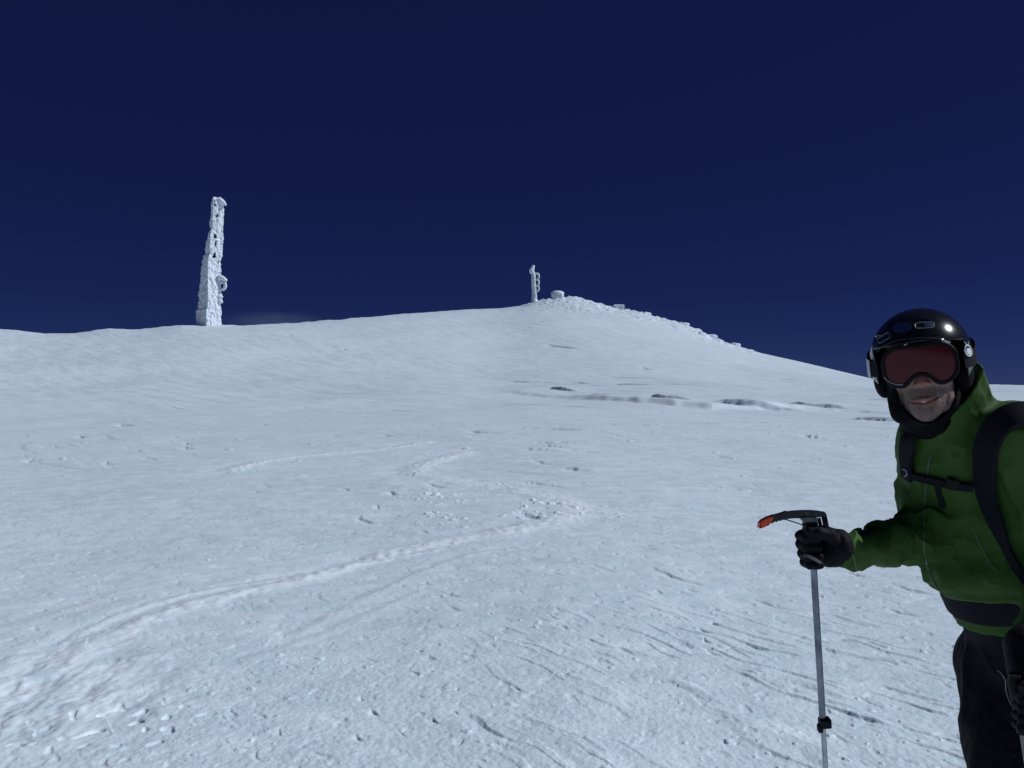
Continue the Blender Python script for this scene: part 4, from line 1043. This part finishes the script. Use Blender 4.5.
def fclamp(p):
    q = p-cl; a = q@pdir; b = q[:, 0]-a*pdir[0]; c_ = q[:, 1]-a*pdir[1]
    d = s_box(np.stack([b, c_, a], 1), V3(.004, -.002, 0), (.0135, .0125, .0115), .004)
    d = smin(d, s_box(np.stack([b, c_, a], 1), V3(-.009, -.004, -.012), (.0055, .009, .009), .003), .002)
    return d
cm_ = sdf_obj('clamp', fclamp, cl-.035, cl+.035, .0011, M_gum, po_, QO)
mb = MB(); mb.tube([pp_(ty(522)), pp_(ty(530)), pp_(ty(545)), pp_(ty(560))], [.0155, .0165, .0165, .0145], 18); gp = mb.build('grip', M_gum, po_, QO)
# pale collar slanting under the fingers
mb = MB(); mb.ribbon([P(804.5, 555.5, GY-.030), P(809, 556.5, GY-.046), P(815, 559.5, GY-.044), P(820, 562.5, GY-.030)], [V3(0, -1, .1)]*4, .007, .003); mb.build('wrist_strap', mat('grey_webbing', (.10, .11, .12), .6), po_, QO)
DN = V3(.0, -1, 0)
def cp(px, py, dy=0): return P(px, py, GY+dy)
def flat(name, pts, th, m, parent, bev=.0012, dy=0):
    mb = MB(); mb.prism([cp(a, b, dy) for a, b in pts], DN, th); o_ = mb.build(name, m, parent, QO, smooth=False)
    bv = o_.modifiers.new('edge', 'BEVEL'); bv.width = bev; bv.segments = 2; bv.limit_method = 'ANGLE'; bv.angle_limit = math.radians(50); return o_
pick_pts = [(768.0, 516.2), (772, 514.8), (777, 513.8), (782, 512.2), (785.4, 510.8), (787.6, 511.4), (793, 510.7), (801, 510.2), (810, 510.1), (818, 510.6), (822.5, 511.6), (825.6, 513.4), (825.8, 516.0), (824.4, 517.2), (820.5, 516.4), (816, 517.4), (812.5, 517.2), (808, 516.8), (803, 517.4), (799, 518.0), (792, 518.2), (786, 518.8), (783.4, 520.0), (781.8, 519.4), (780, 520.9), (778.2, 520.3), (776.4, 521.8), (774.6, 521.2), (772.8, 522.6), (769.5, 523.2)]
pk_ = flat('pick', pick_pts, .011, M_axe, po_)
flat('socket_plate', [(798.6, 517.6), (806, 516.6), (815, 517.0), (818.0, 518.8), (815, 523), (812.6, 528), (806.0, 528.5), (804.6, 523.5), (801.5, 520)], .016, M_axeplate, po_, dy=-.002)
flat('pick_guard', [(771.6, 515.4), (767.0, 516.6), (761.2, 519.6), (758.4, 522.4), (758.0, 527.2), (760.2, 528.4), (764, 526.6), (768.6, 524.8), (769.8, 522.6), (770.6, 520.6), (772.8, 519.4)], .019, M_orange, po_, .003)
mb = MB(); mb.tube([cp(784.6, 519.0), cp(792, 521.4), cp(803, 525.0)], .0014, 8); mb.build('guard_cord', M_gum, po_, QO)
mb = MB(); mb.ribbon(pathsm([cp(818, 514.5), cp(822.6, 514.0), cp(824, 518), cp(825.4, 525), cp(826.6, 533)], 4), [V3(.3, -1, 0)]*17, .013, .0045); mb.ribbon([cp(818.6, 518, .012), cp(820.4, 526, .012), cp(821.2, 533, .012)], [V3(0, -1, 0)]*3, .008, .004); mb.build('leash', M_strap, po_, QO)
mb = MB(); mb.tube([cp(807, 513.6, -.007), cp(807, 513.6, .007)], .0042, 14); mb.tube([cp(816, 513.8, -.007), cp(816, 513.8, .007)], .0035, 14); mb.build('rivet', M_axeplate, pk_, QO)
flat('grip_head', [(803.2, 522), (815.8, 521.4), (816.8, 527), (816.2, 538), (804.2, 538), (802.6, 532), (803.6, 528)], .026, M_gum, po_, .004)
# ---- the second pole, low in the left hand
lb = P(1075, 1075, 2.15); lt = P(1015, 676, 1.985); d_ = (lt-lb)/np.linalg.norm(lt-lb)
gz2 = height(np.array([lb[0]]), np.array([lb[1]]))[0][0]; lb = lt-d_*((lt[2]-gz2)/d_[2])
p2 = root('ski_pole', lb, 'beige-shafted ski pole held low against the thigh at the right edge', 'ski pole')
mb = MB(); mb.tube([lb+d_*.02, lt-d_*.10], .0085, 18); mb.build('shaft', M_beige, p2, lb)
mb = MB(); mb.tube([lt-d_*.14, lt-d_*.05, lt-d_*.015, lt+d_*.004], [.014, .016, .018, .012], 18); mb.build('grip', M_gum, p2, lb)
mb = MB(); mb.tube([lb-d_*.02, lb+d_*.03], [.002, .006], 12); mb.build('tip', M_alu2, p2, lb)
c = lb+d_*.07; ring = [c+V3(math.cos(t), math.sin(t), 0)*.042 for t in np.linspace(0, 2*math.pi, 25)]
mb = MB(); mb.tube(ring, .004, 8); mb.tube([ring[0], ring[12]], .004, 8); mb.tube([ring[6], ring[18]], .004, 8); mb.build('basket', M_gum, p2, lb)
# ================================================================== LIGHT, SKY, CAMERA
SUN_EL, SUN_AZ = math.radians(43), math.radians(88)          # azimuth from +Y towards +X
w = bpy.data.worlds.new('World'); scene.world = w; w.use_nodes = True
N = w.node_tree.nodes; L = w.node_tree.links; bg = N['Background']
sky = N.new('ShaderNodeTexSky'); sky.sky_type = 'NISHITA'; sky.sun_disc = False
sky.sun_elevation = SUN_EL; sky.sun_rotation = SUN_AZ
sky.altitude = 6000; sky.air_density = .8; sky.dust_density = 0.0; sky.ozone_density = 6.0
gm = N.new('ShaderNodeMix'); gm.data_type = 'RGBA'; gm.blend_type = 'MULTIPLY'; gm.inputs[0].default_value = 1
gm.inputs[7].default_value = SKY_TINT = (.22, .21, .37, 1)
L.new(sky.outputs['Color'], gm.inputs[6])
gx = N.new('ShaderNodeMix'); gx.data_type = 'RGBA'; gx.inputs[0].default_value = .45; gx.inputs[7].default_value = (.15, .22, 1.30, 1)   # thin high air: little brightening towards the horizon
L.new(gm.outputs[2], gx.inputs[6]); L.new(gx.outputs[2], bg.inputs['Color'])
bg.inputs['Strength'].default_value = .05
sl = bpy.data.lights.new('sun', 'SUN'); sl.energy = 3.2; sl.angle = math.radians(.5); sl.color = (1, .985, .96)
so = bpy.data.objects.new('sun', sl); COL.objects.link(so)
sd = Vector((math.sin(SUN_AZ)*math.cos(SUN_EL), math.cos(SUN_AZ)*math.cos(SUN_EL), math.sin(SUN_EL)))
so.rotation_euler = sd.to_track_quat('Z', 'Y').to_euler(); so.location = (30, 0, 40)
cam = bpy.data.cameras.new('camera'); co = bpy.data.objects.new('camera', cam); COL.objects.link(co)
cam.sensor_width = 36; cam.lens = 36*F/1024; cam.clip_start = .05; cam.clip_end = 60000
co.location = (0, 0, EYE); co.rotation_euler = (math.radians(90), 0, 0); scene.camera = co
vs = scene.view_settings; vs.view_transform = 'Standard'; vs.look = 'None'; vs.exposure = -.14; vs.gamma = 1
vs.use_white_balance = True; vs.white_balance_temperature = 5900; vs.white_balance_tint = 10
